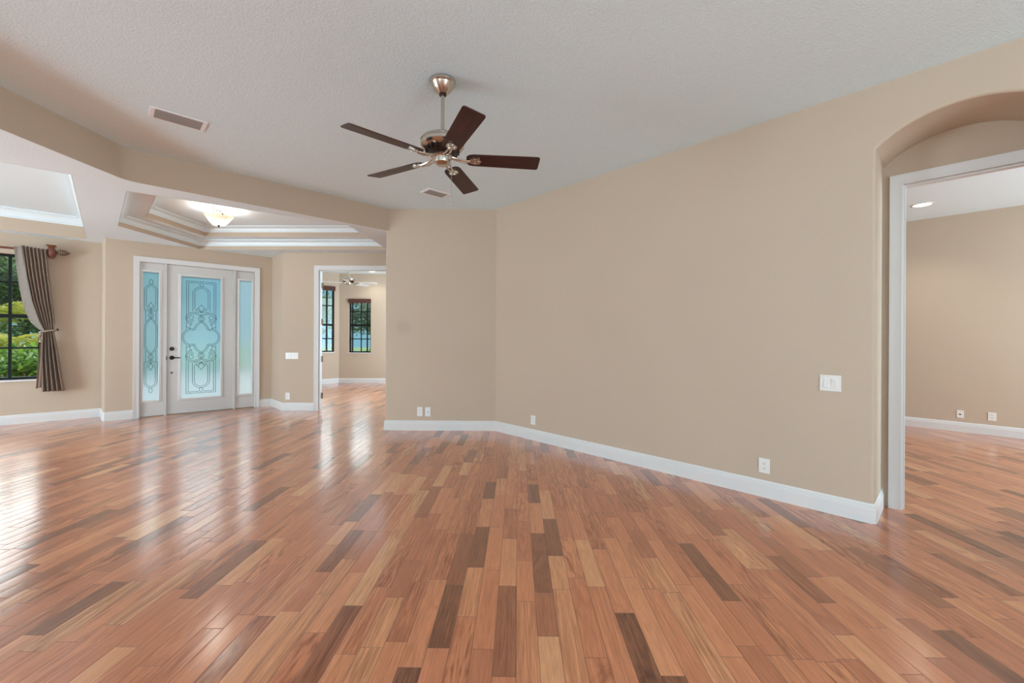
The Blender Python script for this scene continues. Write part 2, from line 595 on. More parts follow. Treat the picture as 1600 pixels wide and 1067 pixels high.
def link(name, bm, m, parent=None, smooth=False, bevel=0.0, mw=None, angle=35):
    bmesh.ops.recalc_face_normals(bm, faces=bm.faces)
    me = bpy.data.meshes.new(name)
    bm.to_mesh(me)
    bm.free()
    o = bpy.data.objects.new(name, me)
    COL.objects.link(o)
    if isinstance(m, (list, tuple)):
        for k in m:
            me.materials.append(k)
    else:
        me.materials.append(m)
    if smooth:
        me.polygons.foreach_set('use_smooth', [True] * len(me.polygons))
        me.set_sharp_from_angle(angle=math.radians(angle))
    if bevel:
        bv = o.modifiers.new('edge', 'BEVEL')
        bv.width = bevel
        bv.segments = 2
        bv.limit_method = 'ANGLE'
    if parent:
        o.parent = parent
    if mw is not None:
        o.matrix_world = mw
    return o


def tag(o, label, cat, group=None, kind=None):
    o['label'] = label
    o['category'] = cat
    if group:
        o['group'] = group
    if kind:
        o['kind'] = kind
    return o


def empty(name, mw):
    o = bpy.data.objects.new(name, None)
    o.empty_display_size = 0.05
    COL.objects.link(o)
    o.matrix_world = mw
    return o


def box(bm, x0, x1, y0, y1, z0, z1, mx=None):
    r = bmesh.ops.create_cube(bm, size=1.0)
    vs = r['verts']
    for v in vs:
        v.co = Vector((x0 + (v.co.x + 0.5) * (x1 - x0), y0 + (v.co.y + 0.5) * (y1 - y0), z0 + (v.co.z + 0.5) * (z1 - z0)))
        if mx is not None:
            v.co = mx @ v.co
    return vs


def prism(bm, pts, z0, z1, mx=None):
    """plan polygon pulled up from z0 to z1"""
    a = [bm.verts.new((mx @ Vector((p[0], p[1], z0))) if mx else Vector((p[0], p[1], z0))) for p in pts]
    b = [bm.verts.new((mx @ Vector((p[0], p[1], z1))) if mx else Vector((p[0], p[1], z1))) for p in pts]
    n = len(pts)
    for i in range(n):
        bm.faces.new((a[i], a[(i + 1) % n], b[(i + 1) % n], b[i]))
    for tri in tessellate_polygon([[Vector((p[0], p[1], 0)) for p in pts]]):
        bm.faces.new([a[i] for i in tri])
        bm.faces.new([b[i] for i in tri])


def slab_holes(bm, outer, holes, z0, z1):
    """flat slab with holes"""
    loops = [outer] + holes
    flat = [p for l in loops for p in l]
    tris = tessellate_polygon([[Vector((p[0], p[1], 0)) for p in l] for l in loops])
    va = [bm.verts.new((p[0], p[1], z0)) for p in flat]
    vb = [bm.verts.new((p[0], p[1], z1)) for p in flat]
    for t in tris:
        bm.faces.new([va[i] for i in t])
        bm.faces.new([vb[i] for i in t])
    k = 0
    for l in loops:
        n = len(l)
        for i in range(n):
            i0, i1 = k + i, k + (i + 1) % n
            bm.faces.new((va[i0], va[i1], vb[i1], vb[i0]))
        k += n


def rounded(pts, radii, seg=6):
    """plan polygon with rounded (bullnose) corners: radii = {index: r}"""
    out = []
    n = len(pts)
    for i, p in enumerate(pts):
        if i not in radii:
            out.append(p)
            continue
        r = radii[i]
        P = Vector(p)
        A = (Vector(pts[i - 1]) - P).normalized()
        B = (Vector(pts[(i + 1) % n]) - P).normalized()
        ang = A.angle(B)
        dist = r / math.tan(ang / 2)
        c = P + (A + B).normalized() * (r / math.sin(ang / 2))
        s, e = P + A * dist, P + B * dist
        v0, v1 = s - c, e - c
        tot = v0.angle(v1)
        sgn = 1 if v0.x * v1.y - v0.y * v1.x > 0 else -1
        for k in range(seg + 1):
            a = tot * k / seg * sgn
            out.append((c.x + v0.x * math.cos(a) - v0.y * math.sin(a), c.y + v0.x * math.sin(a) + v0.y * math.cos(a)))
    return out


def sweep(bm, path, profile, closed=False, side=1, mx=None, caps=True):
    """profile (offset, height) run along a 2-D path with mitred corners; offset to the right (side=1) or left of travel"""
    n = len(path)
    P = [Vector((p[0], p[1])) for p in path]
    rings = []
    for i in range(n):
        if closed or 0 < i < n - 1:
            d0 = (P[i] - P[i - 1]).normalized()
            d1 = (P[(i + 1) % n] - P[i]).normalized()
        elif i == 0:
            d0 = d1 = (P[1] - P[0]).normalized()
        else:
            d0 = d1 = (P[i] - P[i - 1]).normalized()
        n0 = Vector((d0.y, -d0.x)) * side
        n1 = Vector((d1.y, -d1.x)) * side
        b = (n0 + n1)
        b = b / max(b.length, 1e-6)
        k = 1.0 / max(b.dot(n0), 0.25)
        ring = []
        for o, h in profile:
            q = P[i] + b * (o * k)
            v = Vector((q.x, q.y, h))
            ring.append(bm.verts.new(mx @ v if mx is not None else v))
        rings.append(ring)
    m = len(profile)
    for i in range(n if closed else n - 1):
        r0, r1 = rings[i], rings[(i + 1) % n]
        for j in range(m - 1):
            bm.faces.new((r0[j], r1[j], r1[j + 1], r0[j + 1]))
    if caps and not closed and m > 2:
        bm.faces.new(rings[0])
        bm.faces.new(rings[-1])


def lathe(bm, prof, seg=32, mx=None):
    """prof = [(r, z)] turned about z"""
    rings = []
    for r, z in prof:
        if r < 1e-6:
            v = Vector((0, 0, z))
            rings.append([bm.verts.new(mx @ v if mx is not None else v)])
        else:
            ring = []
            for k in range(seg):
                a = 2 * PI * k / seg
                v = Vector((r * math.cos(a), r * math.sin(a), z))
                ring.append(bm.verts.new(mx @ v if mx is not None else v))
            rings.append(ring)
    for a, b in zip(rings[:-1], rings[1:]):
        for k in range(seg):
            k2 = (k + 1) % seg
            if len(a) == 1 and len(b) == 1:
                continue
            if len(a) == 1:
                bm.faces.new((a[0], b[k], b[k2]))
            elif len(b) == 1:
                bm.faces.new((a[k], a[k2], b[0]))
            else:
                bm.faces.new((a[k], a[k2], b[k2], b[k]))


def tube(bm, pts, r, seg=10, mx=None, taper=None):
    P = [Vector(p) for p in pts]
    rings = []
    up = Vector((0, 0, 1))
    for i, p in enumerate(P):
        d = (P[min(i + 1, len(P) - 1)] - P[max(i - 1, 0)]).normalized()
        a = d.cross(up)
        if a.length < 1e-3:
            a = d.cross(Vector((1, 0, 0)))
        a.normalize()
        b = d.cross(a)
        rr = r if taper is None else r * taper[i]
        ring = []
        for k in range(seg):
            t = 2 * PI * k / seg
            v = p + a * (rr * math.cos(t)) + b * (rr * math.sin(t))
            ring.append(bm.verts.new(mx @ v if mx is not None else v))
        rings.append(ring)
    for r0, r1 in zip(rings[:-1], rings[1:]):
        for k in range(seg):
            bm.faces.new((r0[k], r0[(k + 1) % seg], r1[(k + 1) % seg], r1[k]))
    bm.faces.new(rings[0])
    bm.faces.new(rings[-1])


def spline(pts, n=10):
    """Catmull-Rom through 2-D points"""
    out = []
    Q = [pts[0]] + list(pts) + [pts[-1]]
    for i in range(1, len(Q) - 2):
        p0, p1, p2, p3 = (Vector(q) for q in Q[i - 1:i + 3])
        for k in range(n):
            t = k / n
            v = 0.5 * ((2 * p1) + (p2 - p0) * t + (2 * p0 - 5 * p1 + 4 * p2 - p3) * t * t + (3 * p1 - p0 - 3 * p2 + p3) * t ** 3)
            out.append((v.x, v.y))
    out.append(tuple(pts[-1]))
    return out


# ------------------------------------------------------------------ wall frames (x to the right seen from the room, y away from it, z up)
PLASTER = 0.012


def frame(a, ang):
    t = math.radians(ang)
    d = Vector((math.cos(t), math.sin(t), 0))
    y = Vector((-d.y, d.x, 0))
    o = Vector((a[0], a[1], 0)) + y * PLASTER
    return Matrix(((d.x, y.x, 0, o.x), (d.y, y.y, 0, o.y), (0, 0, 1, 0), (0, 0, 0, 1)))


F_RIGHT = frame((-0.226, 5.760), -46.2)
F_BACK = frame((-1.744, 5.763), -0.1)
F_DOOR = frame((-6.094, 6.259), 42.11)
F_WIN = frame((-7.240, 5.933), 42.3)
F_SHORT = frame((-4.449, 7.746), -46.3)
F_OFFW = frame((-4.0, 7.268), 0.0)
F_OFAR = frame((-4.82, 11.68), 0.0)
F_OANG = frame((-4.82, 11.68), 42.3)
F_FAR = frame((5.83, 6.325), -46.44)


def pt(F, s, y=0.0):
    v = F @ Vector((s, y, 0))
    return (v.x, v.y)


def meet(F, G):
    """s on F where the two wall faces cross, and the point"""
    p, d = F @ Vector((0, 0, 0)), (F.to_3x3() @ Vector((1, 0, 0)))
    q, e = G @ Vector((0, 0, 0)), (G.to_3x3() @ Vector((1, 0, 0)))
    det = d.x * -e.y + e.x * d.y
    w = q - p
    s = (w.x * -e.y + e.x * w.y) / det
    return s, (p.x + d.x * s, p.y + d.y * s)


H_S = 2.743      # soffit over foyer and living room
H_M = 3.048      # great room, office and bedroom ceiling

s_c1, C1 = meet(F_BACK, F_RIGHT)
s_r0 = meet(F_RIGHT, F_BACK)[0]
s_ds, DS = meet(F_DOOR, F_SHORT)
s_sd = meet(F_SHORT, F_DOOR)[0]
s_so, SO = meet(F_SHORT, F_OFFW)
s_os = meet(F_OFFW, F_SHORT)[0]
OA = meet(F_OFAR, F_OANG)[1]
s_wret = 1.023


def struct(o, label, cat):
    return tag(o, label, cat, kind='structure')


def inset(poly, d):
    out = []
    n = len(poly)
    area = sum(poly[i - 1][0] * poly[i][1] - poly[i][0] * poly[i - 1][1] for i in range(n))
    sg = 1 if area > 0 else -1
    for i in range(n):
        p0, p1, p2 = Vector(poly[i - 1]), Vector(poly[i]), Vector(poly[(i + 1) % n])
        d0, d1 = (p1 - p0).normalized(), (p2 - p1).normalized()
        n0, n1 = Vector((-d0.y, d0.x)) * sg, Vector((-d1.y, d1.x)) * sg
        b = (n0 + n1).normalized()
        q = p1 + b * (d / b.dot(n0))
        out.append((q.x, q.y))
    return out


def ccw(poly):
    a = sum(poly[i - 1][0] * poly[i][1] - poly[i][0] * poly[i - 1][1] for i in range(len(poly)))
    return poly if a > 0 else poly[::-1]


# ------------------------------------------------------------------ floor and ground
bm = new_bm()
fl_out = [(-10.7, 2.85), (-6.52, 6.75), (-6.14, 6.38), (-4.52, 7.86), (-6.32, 10.42), (-4.86, 11.80), (-0.95, 11.80),
          (-0.95, 7.42), (0.15, 7.42), (0.15, 5.95), pt(F_RIGHT, 1.2, 0.45), pt(F_RIGHT, 1.2, 4.95), pt(F_RIGHT, 8.7, 4.95),
          pt(F_RIGHT, 8.7, 0.1), pt(F_RIGHT, 9.1, 0.1), (1.7, -5.0), (-3.9, -5.0), (-3.9, -1.3), (-6.5, -1.7)]
slab_holes(bm, fl_out, [], -0.06, 0.0)
struct(link('floor', bm, M['floor']), 'glossy red brown hardwood plank floor running through all the rooms', 'floor')

bm = new_bm()
prism(bm, [(-45, -25), (45, -25), (45, 60), (-45, 60)], -0.34, -0.2)
struct(link('ground', bm, M['grass']), 'green lawn outside the windows', 'lawn')
bm = new_bm()
box(bm, -1.6, 5.0, 0.25, 11.0, -0.2, -0.04, F_DOOR)
struct(link('porch', bm, M['paving']), 'pale paved walk outside the front door', 'porch')

# ------------------------------------------------------------------ great room walls
bm = new_bm()
p = [C1, pt(F_BACK, -0.001), pt(F_BACK, -0.001, 0.16), (C1[0] + 0.35, C1[1] + 0.16), (C1[0] + 0.16, C1[1])]
prism(bm, rounded(p[:4], {1: 0.022}), 0, H_M)
struct(link('wall_back', bm, M['tan_smudge'], smooth=True), 'short tan wall facing the room with a faint round smudge', 'wall')

# right wall with the arched recess
S0, S1, Z_SPR, NICHE = 3.957, 4.80, 2.604, 0.47
S_R_END = 9.05
mid = (S0 + S1) / 2
hw = (S1 - S0) / 2
rise = 0.173
RA = (hw * hw + rise * rise) / (2 * rise)
ang0 = math.asin(hw / RA)
outline = [(S0, 0.0), (S0, Z_SPR)]
NA = 28
for k in range(1, NA):
    a = -ang0 + 2 * ang0 * k / NA
    outline.append((mid + RA * math.sin(a), Z_SPR + rise - RA + RA * math.cos(a)))
outline += [(S1, Z_SPR), (S1, 0.0)]
RB = 0.020
prof = [(RB * (1 - math.sin(t * PI / 12)), RB * (1 - math.cos(t * PI / 12))) for t in range(0, 7)] + [(0.0, NICHE)]
MW_WALL = F_RIGHT @ Matrix(((1, 0, 0, 0), (0, 0, 1, 0), (0, 1, 0, 0), (0, 0, 0, 1)))  # (s, z, depth) -> frame
bm = new_bm()
sweep(bm, outline, prof, side=-1, mx=MW_WALL, caps=False)
# flat face round the arch
P2 = [Vector(q) for q in outline]
ring = []
for i in range(len(P2)):
    d0 = (P2[i] - P2[i - 1]).normalized() if i else (P2[1] - P2[0]).normalized()
    d1 = (P2[i + 1] - P2[i]).normalized() if i < len(P2) - 1 else d0
    n0, n1 = Vector((-d0.y, d0.x)), Vector((-d1.y, d1.x))
    b = (n0 + n1).normalized()
    ring.append(P2[i] + b * (RB / b.dot(n0)))
face = [(s_r0, 0), (s_r0, H_M), (S_R_END, H_M), (S_R_END, 0)] + [(q.x, q.y) for q in reversed(ring)]
vs = [bm.verts.new(MW_WALL @ Vector((q[0], q[1], 0))) for q in face]
for t in tessellate_polygon([[Vector((q[0], q[1], 0)) for q in face]]):
    bm.faces.new([vs[i] for i in t])
bmesh.ops.remove_doubles(bm, verts=bm.verts, dist=0.0004)
bmesh.ops.recalc_face_normals(bm, faces=bm.faces)
struct(link('wall_right', bm, M['tan'], smooth=True, angle=30), 'long bare tan wall on the right with an arched recess', 'wall')

# wall at the back of the recess, pierced by the doorway
D0, D1, DZ = 4.052, 4.705, 2.452
bm = new_bm()
box(bm, 1.2, D0, NICHE, NICHE + 0.12, 0, H_M, F_RIGHT)
box(bm, D1, 8.7, NICHE, NICHE + 0.12, 0, H_M, F_RIGHT)
box(bm, D0, D1, NICHE, NICHE + 0.12, DZ, H_M, F_RIGHT)
struct(link('wall_recess', bm, M['tan']), 'tan wall at the back of the arched recess around the white doorway', 'wall')

# header over the opening to foyer and living room
HK = (-3.642, 3.957)
HE = (-1.712, 5.772)
H2 = (-3.636, -1.2)
bm = new_bm()
dn = 0.11
hp = [(H2[0], H2[1]), HK, HE, (HE[0] + 0.02, HE[1] + 0.12), (HE[0] - 0.07, HE[1] + 0.10), (HK[0] - dn, HK[1] + dn * 0.45), (H2[0] - dn, H2[1])]
prism(bm, rounded(hp, {1: 0.22}, 10), H_S + 0.001, H_M)
struct(link('wall_header', bm, M['tan'], smooth=True), 'tan header band over the wide opening between great room and foyer', 'wall')

# rest of the great room, behind the camera
bm = new_bm()
prism(bm, [(-3.636, -1.2), (-3.80, -1.2), (-3.80, -4.95), (-3.636, -4.95)], 0, H_M)
struct(link('wall_left', bm, M['tan']), 'tan side wall of the great room beside the living room', 'wall')
bm = new_bm()
pr = pt(F_RIGHT, S_R_END, 0)
prism(bm, [(-3.8, -4.95), (1.7, -4.95), pr, (pr[0] + 0.1, pr[1] - 0.1), (1.75, -5.1), (-3.8, -5.1)], 0, H_M)
struct(link('wall_rear', bm, M['tan']), 'tan rear wall of the great room', 'wall')

bm = new_bm()
prism(bm, inset(ccw([HE, HK, (-3.636, -4.95), (1.7, -4.95), pr, C1]), -0.06), H_M, H_M + 0.06)
struct(link('ceiling', bm, M['ceil']), 'white textured ceiling of the great room', 'ceiling')

# ------------------------------------------------------------------ foyer and living room
W_TOP = H_S + 0.02
wret = pt(F_WIN, s_wret)
dst = pt(F_DOOR, -0.004)
# living room window wall
WS0, WS1, WZ0, WZ1 = -0.82, 0.378, 0.632, 2.448
bm = new_bm()
box(bm, -4.6, WS0, 0, 0.16, 0, W_TOP, F_WIN)
box(bm, WS1, s_wret + 0.05, 0, 0.16, 0, W_TOP, F_WIN)
box(bm, WS0, WS1, 0, 0.16, 0, WZ0, F_WIN)
box(bm, WS0, WS1, 0, 0.16, WZ1, W_TOP, F_WIN)
struct(link('wall_living', bm, M['tan']), 'tan living room wall with the black framed window and curtain', 'wall')
bm = new_bm()
prism(bm, [pt(F_WIN, -4.55, 0.15), pt(F_WIN, -4.55), (-6.5, -1.55), (-6.6, -1.65)], 0, W_TOP)
prism(bm, [(-6.6, -1.65), (-6.5, -1.52), (-3.75, -1.2), (-3.75, -1.32)], 0, W_TOP)
struct(link('wall_living_side', bm, M['tan']), 'tan far side wall of the living room', 'wall')

# entry wall with the front door
CO0, CO1, COZ = 0.322, 2.031, 2.517      # outer edge of the casing
DO0, DO1, DOZ = 0.385, 1.968, 2.46       # hole in the wall
bm = new_bm()
pl = [pt(F_DOOR, -0.004), pt(F_DOOR, DO0), pt(F_DOOR, DO0, 0.16), pt(F_DOOR, 0.02, 0.16), wret]
prism(bm, rounded(pl, {0: 0.022}), 0, W_TOP)
box(bm, DO1, s_ds, 0, 0.16, 0, W_TOP, F_DOOR)
box(bm, DO0, DO1, 0, 0.16, DOZ, W_TOP, F_DOOR)
struct(link('wall_entry', bm, M['tan'], smooth=True), 'tan foyer wall around the white front door', 'wall')

# short return wall and the office wall with its doorway
OD0, OD1, ODZ = 0.605, 2.17, 2.478
bm = new_bm()
pl = [DS, SO, pt(F_OFFW, OD0), pt(F_OFFW, OD0, 0.13), (SO[0] - 0.06, SO[1] + 0.13), (DS[0] + 0.06, DS[1] + 0.13), pt(F_DOOR, s_ds, 0.16)]
prism(bm, rounded(pl, {1: 0.022}), 0, H_M)
box(bm, OD1, 4.2, 0, 0.13, 0, H_M, F_OFFW)
box(bm, OD0, OD1, 0, 0.13, ODZ, H_M, F_OFFW)
struct(link('wall_office', bm, M['tan'], smooth=True), 'tan foyer wall with switches and the white cased office doorway', 'wall')
bm = new_bm()
prism(bm, [(0.10, 7.3), (0.20, 7.3), (0.20, 5.85), (0.10, 5.85)], 0, W_TOP)
struct(link('wall_hall', bm, M['tan']), 'tan end wall of the hall behind the short wall', 'wall')

# tray ceilings
FT = [(-5.258, 5.585), (-5.258, 7.075), (-2.10, 7.010), (-2.10, 5.545), (-3.90, 4.235)]
th = math.radians(42.2)
ux, uy = math.cos(th), math.sin(th)
NR, FR = (-4.018, 3.814), (-6.472, 6.367)
LT = [FR, NR, (NR[0] - ux * 4.2, NR[1] - uy * 4.2), (FR[0] - ux * 4.2, FR[1] - uy * 4.2)]
so_out = [(-1.60, 5.93), (HE[0], HE[1] + 0.003)] + rounded([HE, (HK[0] - 0.003, HK[1] + 0.001), (-3.639, -1.25)], {1: 0.22}, 10)[1:-1] + [(-3.639, -1.25), (-6.55, -1.62), pt(F_WIN, -4.6, 0.1),
          pt(F_WIN, s_wret, 0.1), pt(F_DOOR, 0.0, 0.1), pt(F_DOOR, s_ds, 0.1), (SO[0], SO[1] + 0.1), (0.15, 7.37), (0.15, 5.93)]
bm = new_bm()
slab_holes(bm, so_out, [FT, LT], H_S, H_S + 0.02)
struct(link('ceiling_soffit', bm, M['soffit']), 'white dropped ceiling of foyer and living room with two tray openings', 'ceiling')


FT, LT = ccw(FT), ccw(LT)
FU = inset(FT, 0.275)
H_L = 2.895
H_T = 3.052


def crown_profile(z0, z1, depth):
    h = z1 - z0
    return [(0, z0), (0.012, z0), (0.012, z0 + 0.016), (0.022, z0 + 0.022)] + \
           [(0.022 + (depth - 0.034) * (1 - math.cos(t * PI / 12)), z0 + 0.022 + (h - 0.040) * math.sin(t * PI / 12)) for t in range(1, 7)] + \
           [(depth, z1 - 0.016), (depth, z1)]


bm = new_bm()
sweep(bm, inset(FT, 0.002), [(0, H_S - 0.0005), (0, H_L)], closed=True, side=-1)
sweep(bm, inset(FU, 0.002), [(0, H_L - 0.0005), (0, H_T)], closed=True, side=-1)
struct(link('wall_tray_foyer', bm, M['tan']), 'tan stepped band inside the foyer tray ceiling', 'wall')
bm = new_bm()
slab_holes(bm, inset(FT, -0.05), [FU], H_L, H_L + 0.01)
slab_holes(bm, inset(FU, -0.05), [], H_T, H_T + 0.03)
struct(link('ceiling_tray_foyer', bm, M['soffit']), 'white raised tray ceiling over the foyer', 'ceiling')
bm = new_bm()
sweep(bm, FT, crown_profile(2.800, H_L, 0.085), closed=True, side=-1)
struct(link('trim_1', bm, M['crown'], smooth=True), 'white lower crown moulding of the foyer tray', 'crown moulding')
bm = new_bm()
sweep(bm, FU, crown_profile(2.962, H_T, 0.085), closed=True, side=-1)
struct(link('trim_2', bm, M['crown'], smooth=True), 'white upper crown moulding of the foyer tray', 'crown moulding')
bm = new_bm()
sweep(bm, inset(LT, 0.002), [(0, H_S - 0.0005), (0, H_T)], closed=True, side=-1)
struct(link('wall_tray_living', bm, M['tan']), 'tan band inside the living room tray ceiling', 'wall')
bm = new_bm()
slab_holes(bm, inset(LT, -0.05), [], H_T, H_T + 0.03)
struct(link('ceiling_tray_living', bm, M['soffit']), 'white raised tray ceiling over the living room', 'ceiling')
bm = new_bm()
sweep(bm, LT, crown_profile(2.925, H_T, 0.10), closed=True, side=-1)
struct(link('trim_3', bm, M['crown'], smooth=True), 'white crown moulding of the living room tray', 'crown moulding')

# ------------------------------------------------------------------ office
OWF = [(-4.536 - 0.055, -3.945 + 0.02, 0.845, 2.30)]
o_l0, o_l1, o_lz0, o_lz1 = -0.62, -0.125, 0.862, 2.66
bm = new_bm()
fx0, fx1 = -4.552, -3.940
X0 = -4.82
box(bm, -0.03, fx0 - X0, 0, 0.16, 0, H_M, F_OFAR)
box(bm, fx1 - X0, 3.85, 0, 0.16, 0, H_M, F_OFAR)
box(bm, fx0 - X0, fx1 - X0, 0, 0.16, 0, 0.845, F_OFAR)
box(bm, fx0 - X0, fx1 - X0, 0, 0.16, 2.30, H_M, F_OFAR)
struct(link('wall_office_far', bm, M['tan']), 'tan far office wall with the small window', 'wall')
bm = new_bm()
box(bm, -2.05, o_l0, 0, 0.16, 0, H_M, F_OANG)
box(bm, o_l1, 0.06, 0, 0.16, 0, H_M, F_OANG)
box(bm, o_l0, o_l1, 0, 0.16, 0, o_lz0, F_OANG)
box(bm, o_l0, o_l1, 0, 0.16, o_lz1, H_M, F_OANG)
struct(link('wall_office_angled', bm, M['tan']), 'tan angled office wall with the tall narrow window', 'wall')
bm = new_bm()
prism(bm, [pt(F_OANG, -2.0, 0.0), pt(F_OANG, -2.0, 0.14), (DS[0] - 0.16, DS[1] + 0.10), (DS[0] + 0.0, DS[1] + 0.16)], 0, H_M)
prism(bm, [(-1.05, 11.75), (-0.95, 11.75), (-0.95, 7.32), (-1.05, 7.32)], 0, H_M)
struct(link('wall_office_side', bm, M['tan']), 'tan side wall of the office', 'wall')
bm = new_bm()
prism(bm, [(-6.45, 10.4), (-4.88, 11.82), (-0.95, 11.82), (-0.95, 7.30), (-4.1, 7.30), (-4.6, 7.8)], H_M, H_M + 0.05)
struct(link('ceiling_office', bm, M['soffit']), 'white ceiling of the office', 'ceiling')

# ------------------------------------------------------------------ bedroom behind the recess
bm = new_bm()
box(bm, -2.7, 4.75, 0, 0.12, 0, H_M, F_FAR)
struct(link('wall_bedroom', bm, M['tan']), 'tan bedroom wall seen through the right doorway', 'wall')
bm = new_bm()
prism(bm, [pt(F_RIGHT, 1.3, 0.45), pt(F_RIGHT, 1.2, 0.45), pt(F_RIGHT, 1.2, 4.95), pt(F_RIGHT, 1.3, 4.95)], 0, H_M)
prism(bm, [pt(F_RIGHT, 8.7, 0.45), pt(F_RIGHT, 8.6, 0.45), pt(F_RIGHT, 8.6, 4.95), pt(F_RIGHT, 8.7, 4.95)], 0, H_M)
struct(link('wall_bedroom_side', bm, M['tan']), 'tan side wall of the bedroom', 'wall')
bm = new_bm()
prism(bm, [pt(F_RIGHT, 1.15, 0.50), pt(F_RIGHT, 1.15, 5.05), pt(F_RIGHT, 8.75, 5.05), pt(F_RIGHT, 8.75, 0.50)], H_M, H_M + 0.05)
struct(link('ceiling_bedroom', bm, M['soffit']), 'white ceiling of the bedroom', 'ceiling')
pb = F_RIGHT @ Vector((8.3, 2.6, 1.5))
area_light('daylight_bedroom', pb, F_RIGHT.to_3x3() @ Vector((-1, 0, 0)), 2.6, 2.0, 240, DAY)
area_light('daylight_fill_office', (-1.3, 9.6, 1.5), (-1, 0, 0), 2.4, 1.8, 170, DAY)  # added lamp in place of an unseen office window

# ------------------------------------------------------------------ baseboards
BB = [(0, 0), (0.016, 0), (0.016, 0.094), (0.013, 0.098), (0.013, 0.108), (0.010, 0.112), (0.010, 0.122), (0.006, 0.130), (0.002, 0.135), (0, 0.135)]


def baseboard(name, path, label):
    b_ = new_bm()
    sweep(b_, path, BB, side=1)
    return struct(link(name, b_, M['trim'], smooth=True, angle=25), label, 'baseboard')


def arc_turn(path):
    return path


baseboard('baseboard_back', [pt(F_BACK, -0.001, 0.16), pt(F_BACK, -0.001, 0.012), pt(F_BACK, 0.010), C1], 'white baseboard along the short back wall')
baseboard('baseboard_right', [C1, pt(F_RIGHT, S0 - 0.02), pt(F_RIGHT, S0 - 0.004, 0.006), pt(F_RIGHT, S0, 0.022), pt(F_RIGHT, S0, NICHE)],
          'white grooved baseboard along the long right wall')
baseboard('baseboard_right_end', [pt(F_RIGHT, S1, NICHE), pt(F_RIGHT, S1, 0.02), pt(F_RIGHT, S1 + 0.02), pt(F_RIGHT, S_R_END)],
          'white baseboard beyond the arched recess')
baseboard('baseboard_living', [pt(F_WIN, -4.5), wret], 'white baseboard under the living room window')
baseboard('baseboard_entry_left', [wret, pt(F_DOOR, -0.002, 0.02), pt(F_DOOR, 0.014), pt(F_DOOR, CO0)], 'white baseboard left of the front door')
baseboard('baseboard_entry_right', [pt(F_DOOR, CO1), DS, (SO[0] - 0.008, SO[1] + 0.010), (SO[0] + 0.012, SO[1]), pt(F_OFFW, 0.575)],
          'white baseboard between front door and office doorway')
baseboard('baseboard_office', [pt(F_OANG, -2.0), OA, pt(F_OFAR, 3.75)], 'white baseboard around the office far wall')
baseboard('baseboard_bedroom', [pt(F_FAR, -2.6), pt(F_FAR, 4.7)], 'white baseboard along the bedroom wall')

# ------------------------------------------------------------------ casings
CAS = [(0, 0), (0, -0.010), (0.008, -0.014), (0.020, -0.012), (0.052, -0.019), (0.066, -0.022), (0.076, -0.022), (0.076, 0)]


def casing(F, s0, s1, z1, name, label, depth=0.0, jamb=0.13, parent=None, leftonly=False):
    """casing and jamb of a doorway whose clear opening is s0..s1, 0..z1"""
    b_ = new_bm()
    mx = F @ Matrix.Translation((0, depth, 0)) @ Matrix(((1, 0, 0, 0), (0, 0, 1, 0), (0, 1, 0, 0), (0, 0, 0, 1)))
    path = [(s0, 0), (s0, z1), (s1, z1), (s1, 0)]
    sweep(b_, path, CAS, side=-1, mx=mx)
    jp = [(0.0, -0.006), (0.0, jamb), (0.03, jamb), (0.03, -0.006)]
    sweep(b_, path, jp, side=-1, mx=mx)
    jp = [(0.001, 0.018), (-0.012, 0.018), (-0.012, 0.050), (0.001, 0.050)]
    sweep(b_, path, jp, side=-1, mx=mx)
    o = link(name, b_, M['trim'], smooth=True, angle=25, parent=parent)
    struct(o, label, 'door casing')
    return o


casing(F_RIGHT, 4.072, 4.692, 2.446, 'trim_4', 'white casing of the doorway inside the arched recess', depth=NICHE, jamb=0.12)
oc = casing(F_OFFW, 0.643, 2.13, 2.440, 'trim_5', 'white casing of the office doorway with brass hinges on its jamb', jamb=0.13)
for z in (2.182, 1.544, 0.889, 0.245):
    b_ = new_bm()
    box(b_, 0.640, 0.6475, 0.094, 0.134, z - 0.052, z + 0.052, F_OFFW)
    lathe(b_, [(0, -0.052), (0.008, -0.052), (0.008, 0.052), (0, 0.052)], 10, F_OFFW @ Matrix.Translation((0.651, 0.140, z)))
    link('hinge', b_, M['hinge'], parent=oc, smooth=True)

# ------------------------------------------------------------------ front door
door = empty('door_1', F_DOOR @ Matrix.Translation((1.18, 0, 0)))
tag(door, 'white front door with etched blue glass between two glass sidelights', 'front door', kind='structure')
DX = Matrix.Translation((-1.18, 0, 0))


def dlink(name, b_, m, parent=None, **k):
    o = link(name, b_, m, **k)
    o.parent = parent if parent is not None else door
    return o


MXD = DX @ Matrix(((1, 0, 0, 0), (0, 0, 1, 0), (0, 1, 0, 0), (0, 0, 0, 1)))   # (s, z, y) in the door's own frame
b_ = new_bm()
sweep(b_, [(0.400, 0), (0.400, 2.443), (1.953, 2.443), (1.953, 0)], CAS, side=-1, mx=MXD)
dlink('casing', b_, M['trim'], smooth=True, angle=25)
b_ = new_bm()
box(b_, 0.385, 0.402, 0.0, 0.15, 0, 2.46, DX)
box(b_, 1.951, 1.968, 0.0, 0.15, 0, 2.46, DX)
box(b_, 0.402, 1.951, 0.0, 0.15, 2.438, 2.46, DX)
for a, c in ((0.694, 0.728), (1.632, 1.664)):
    box(b_, a, c, 0.0, 0.15, 0.0, 2.438, DX)
dlink('frame', b_, M['door'], bevel=0.003)
b_ = new_bm()
box(b_, 0.402, 1.951, 0.005, 0.15, 0.0, 0.012, DX)
dlink('threshold', b_, M['hinge'])


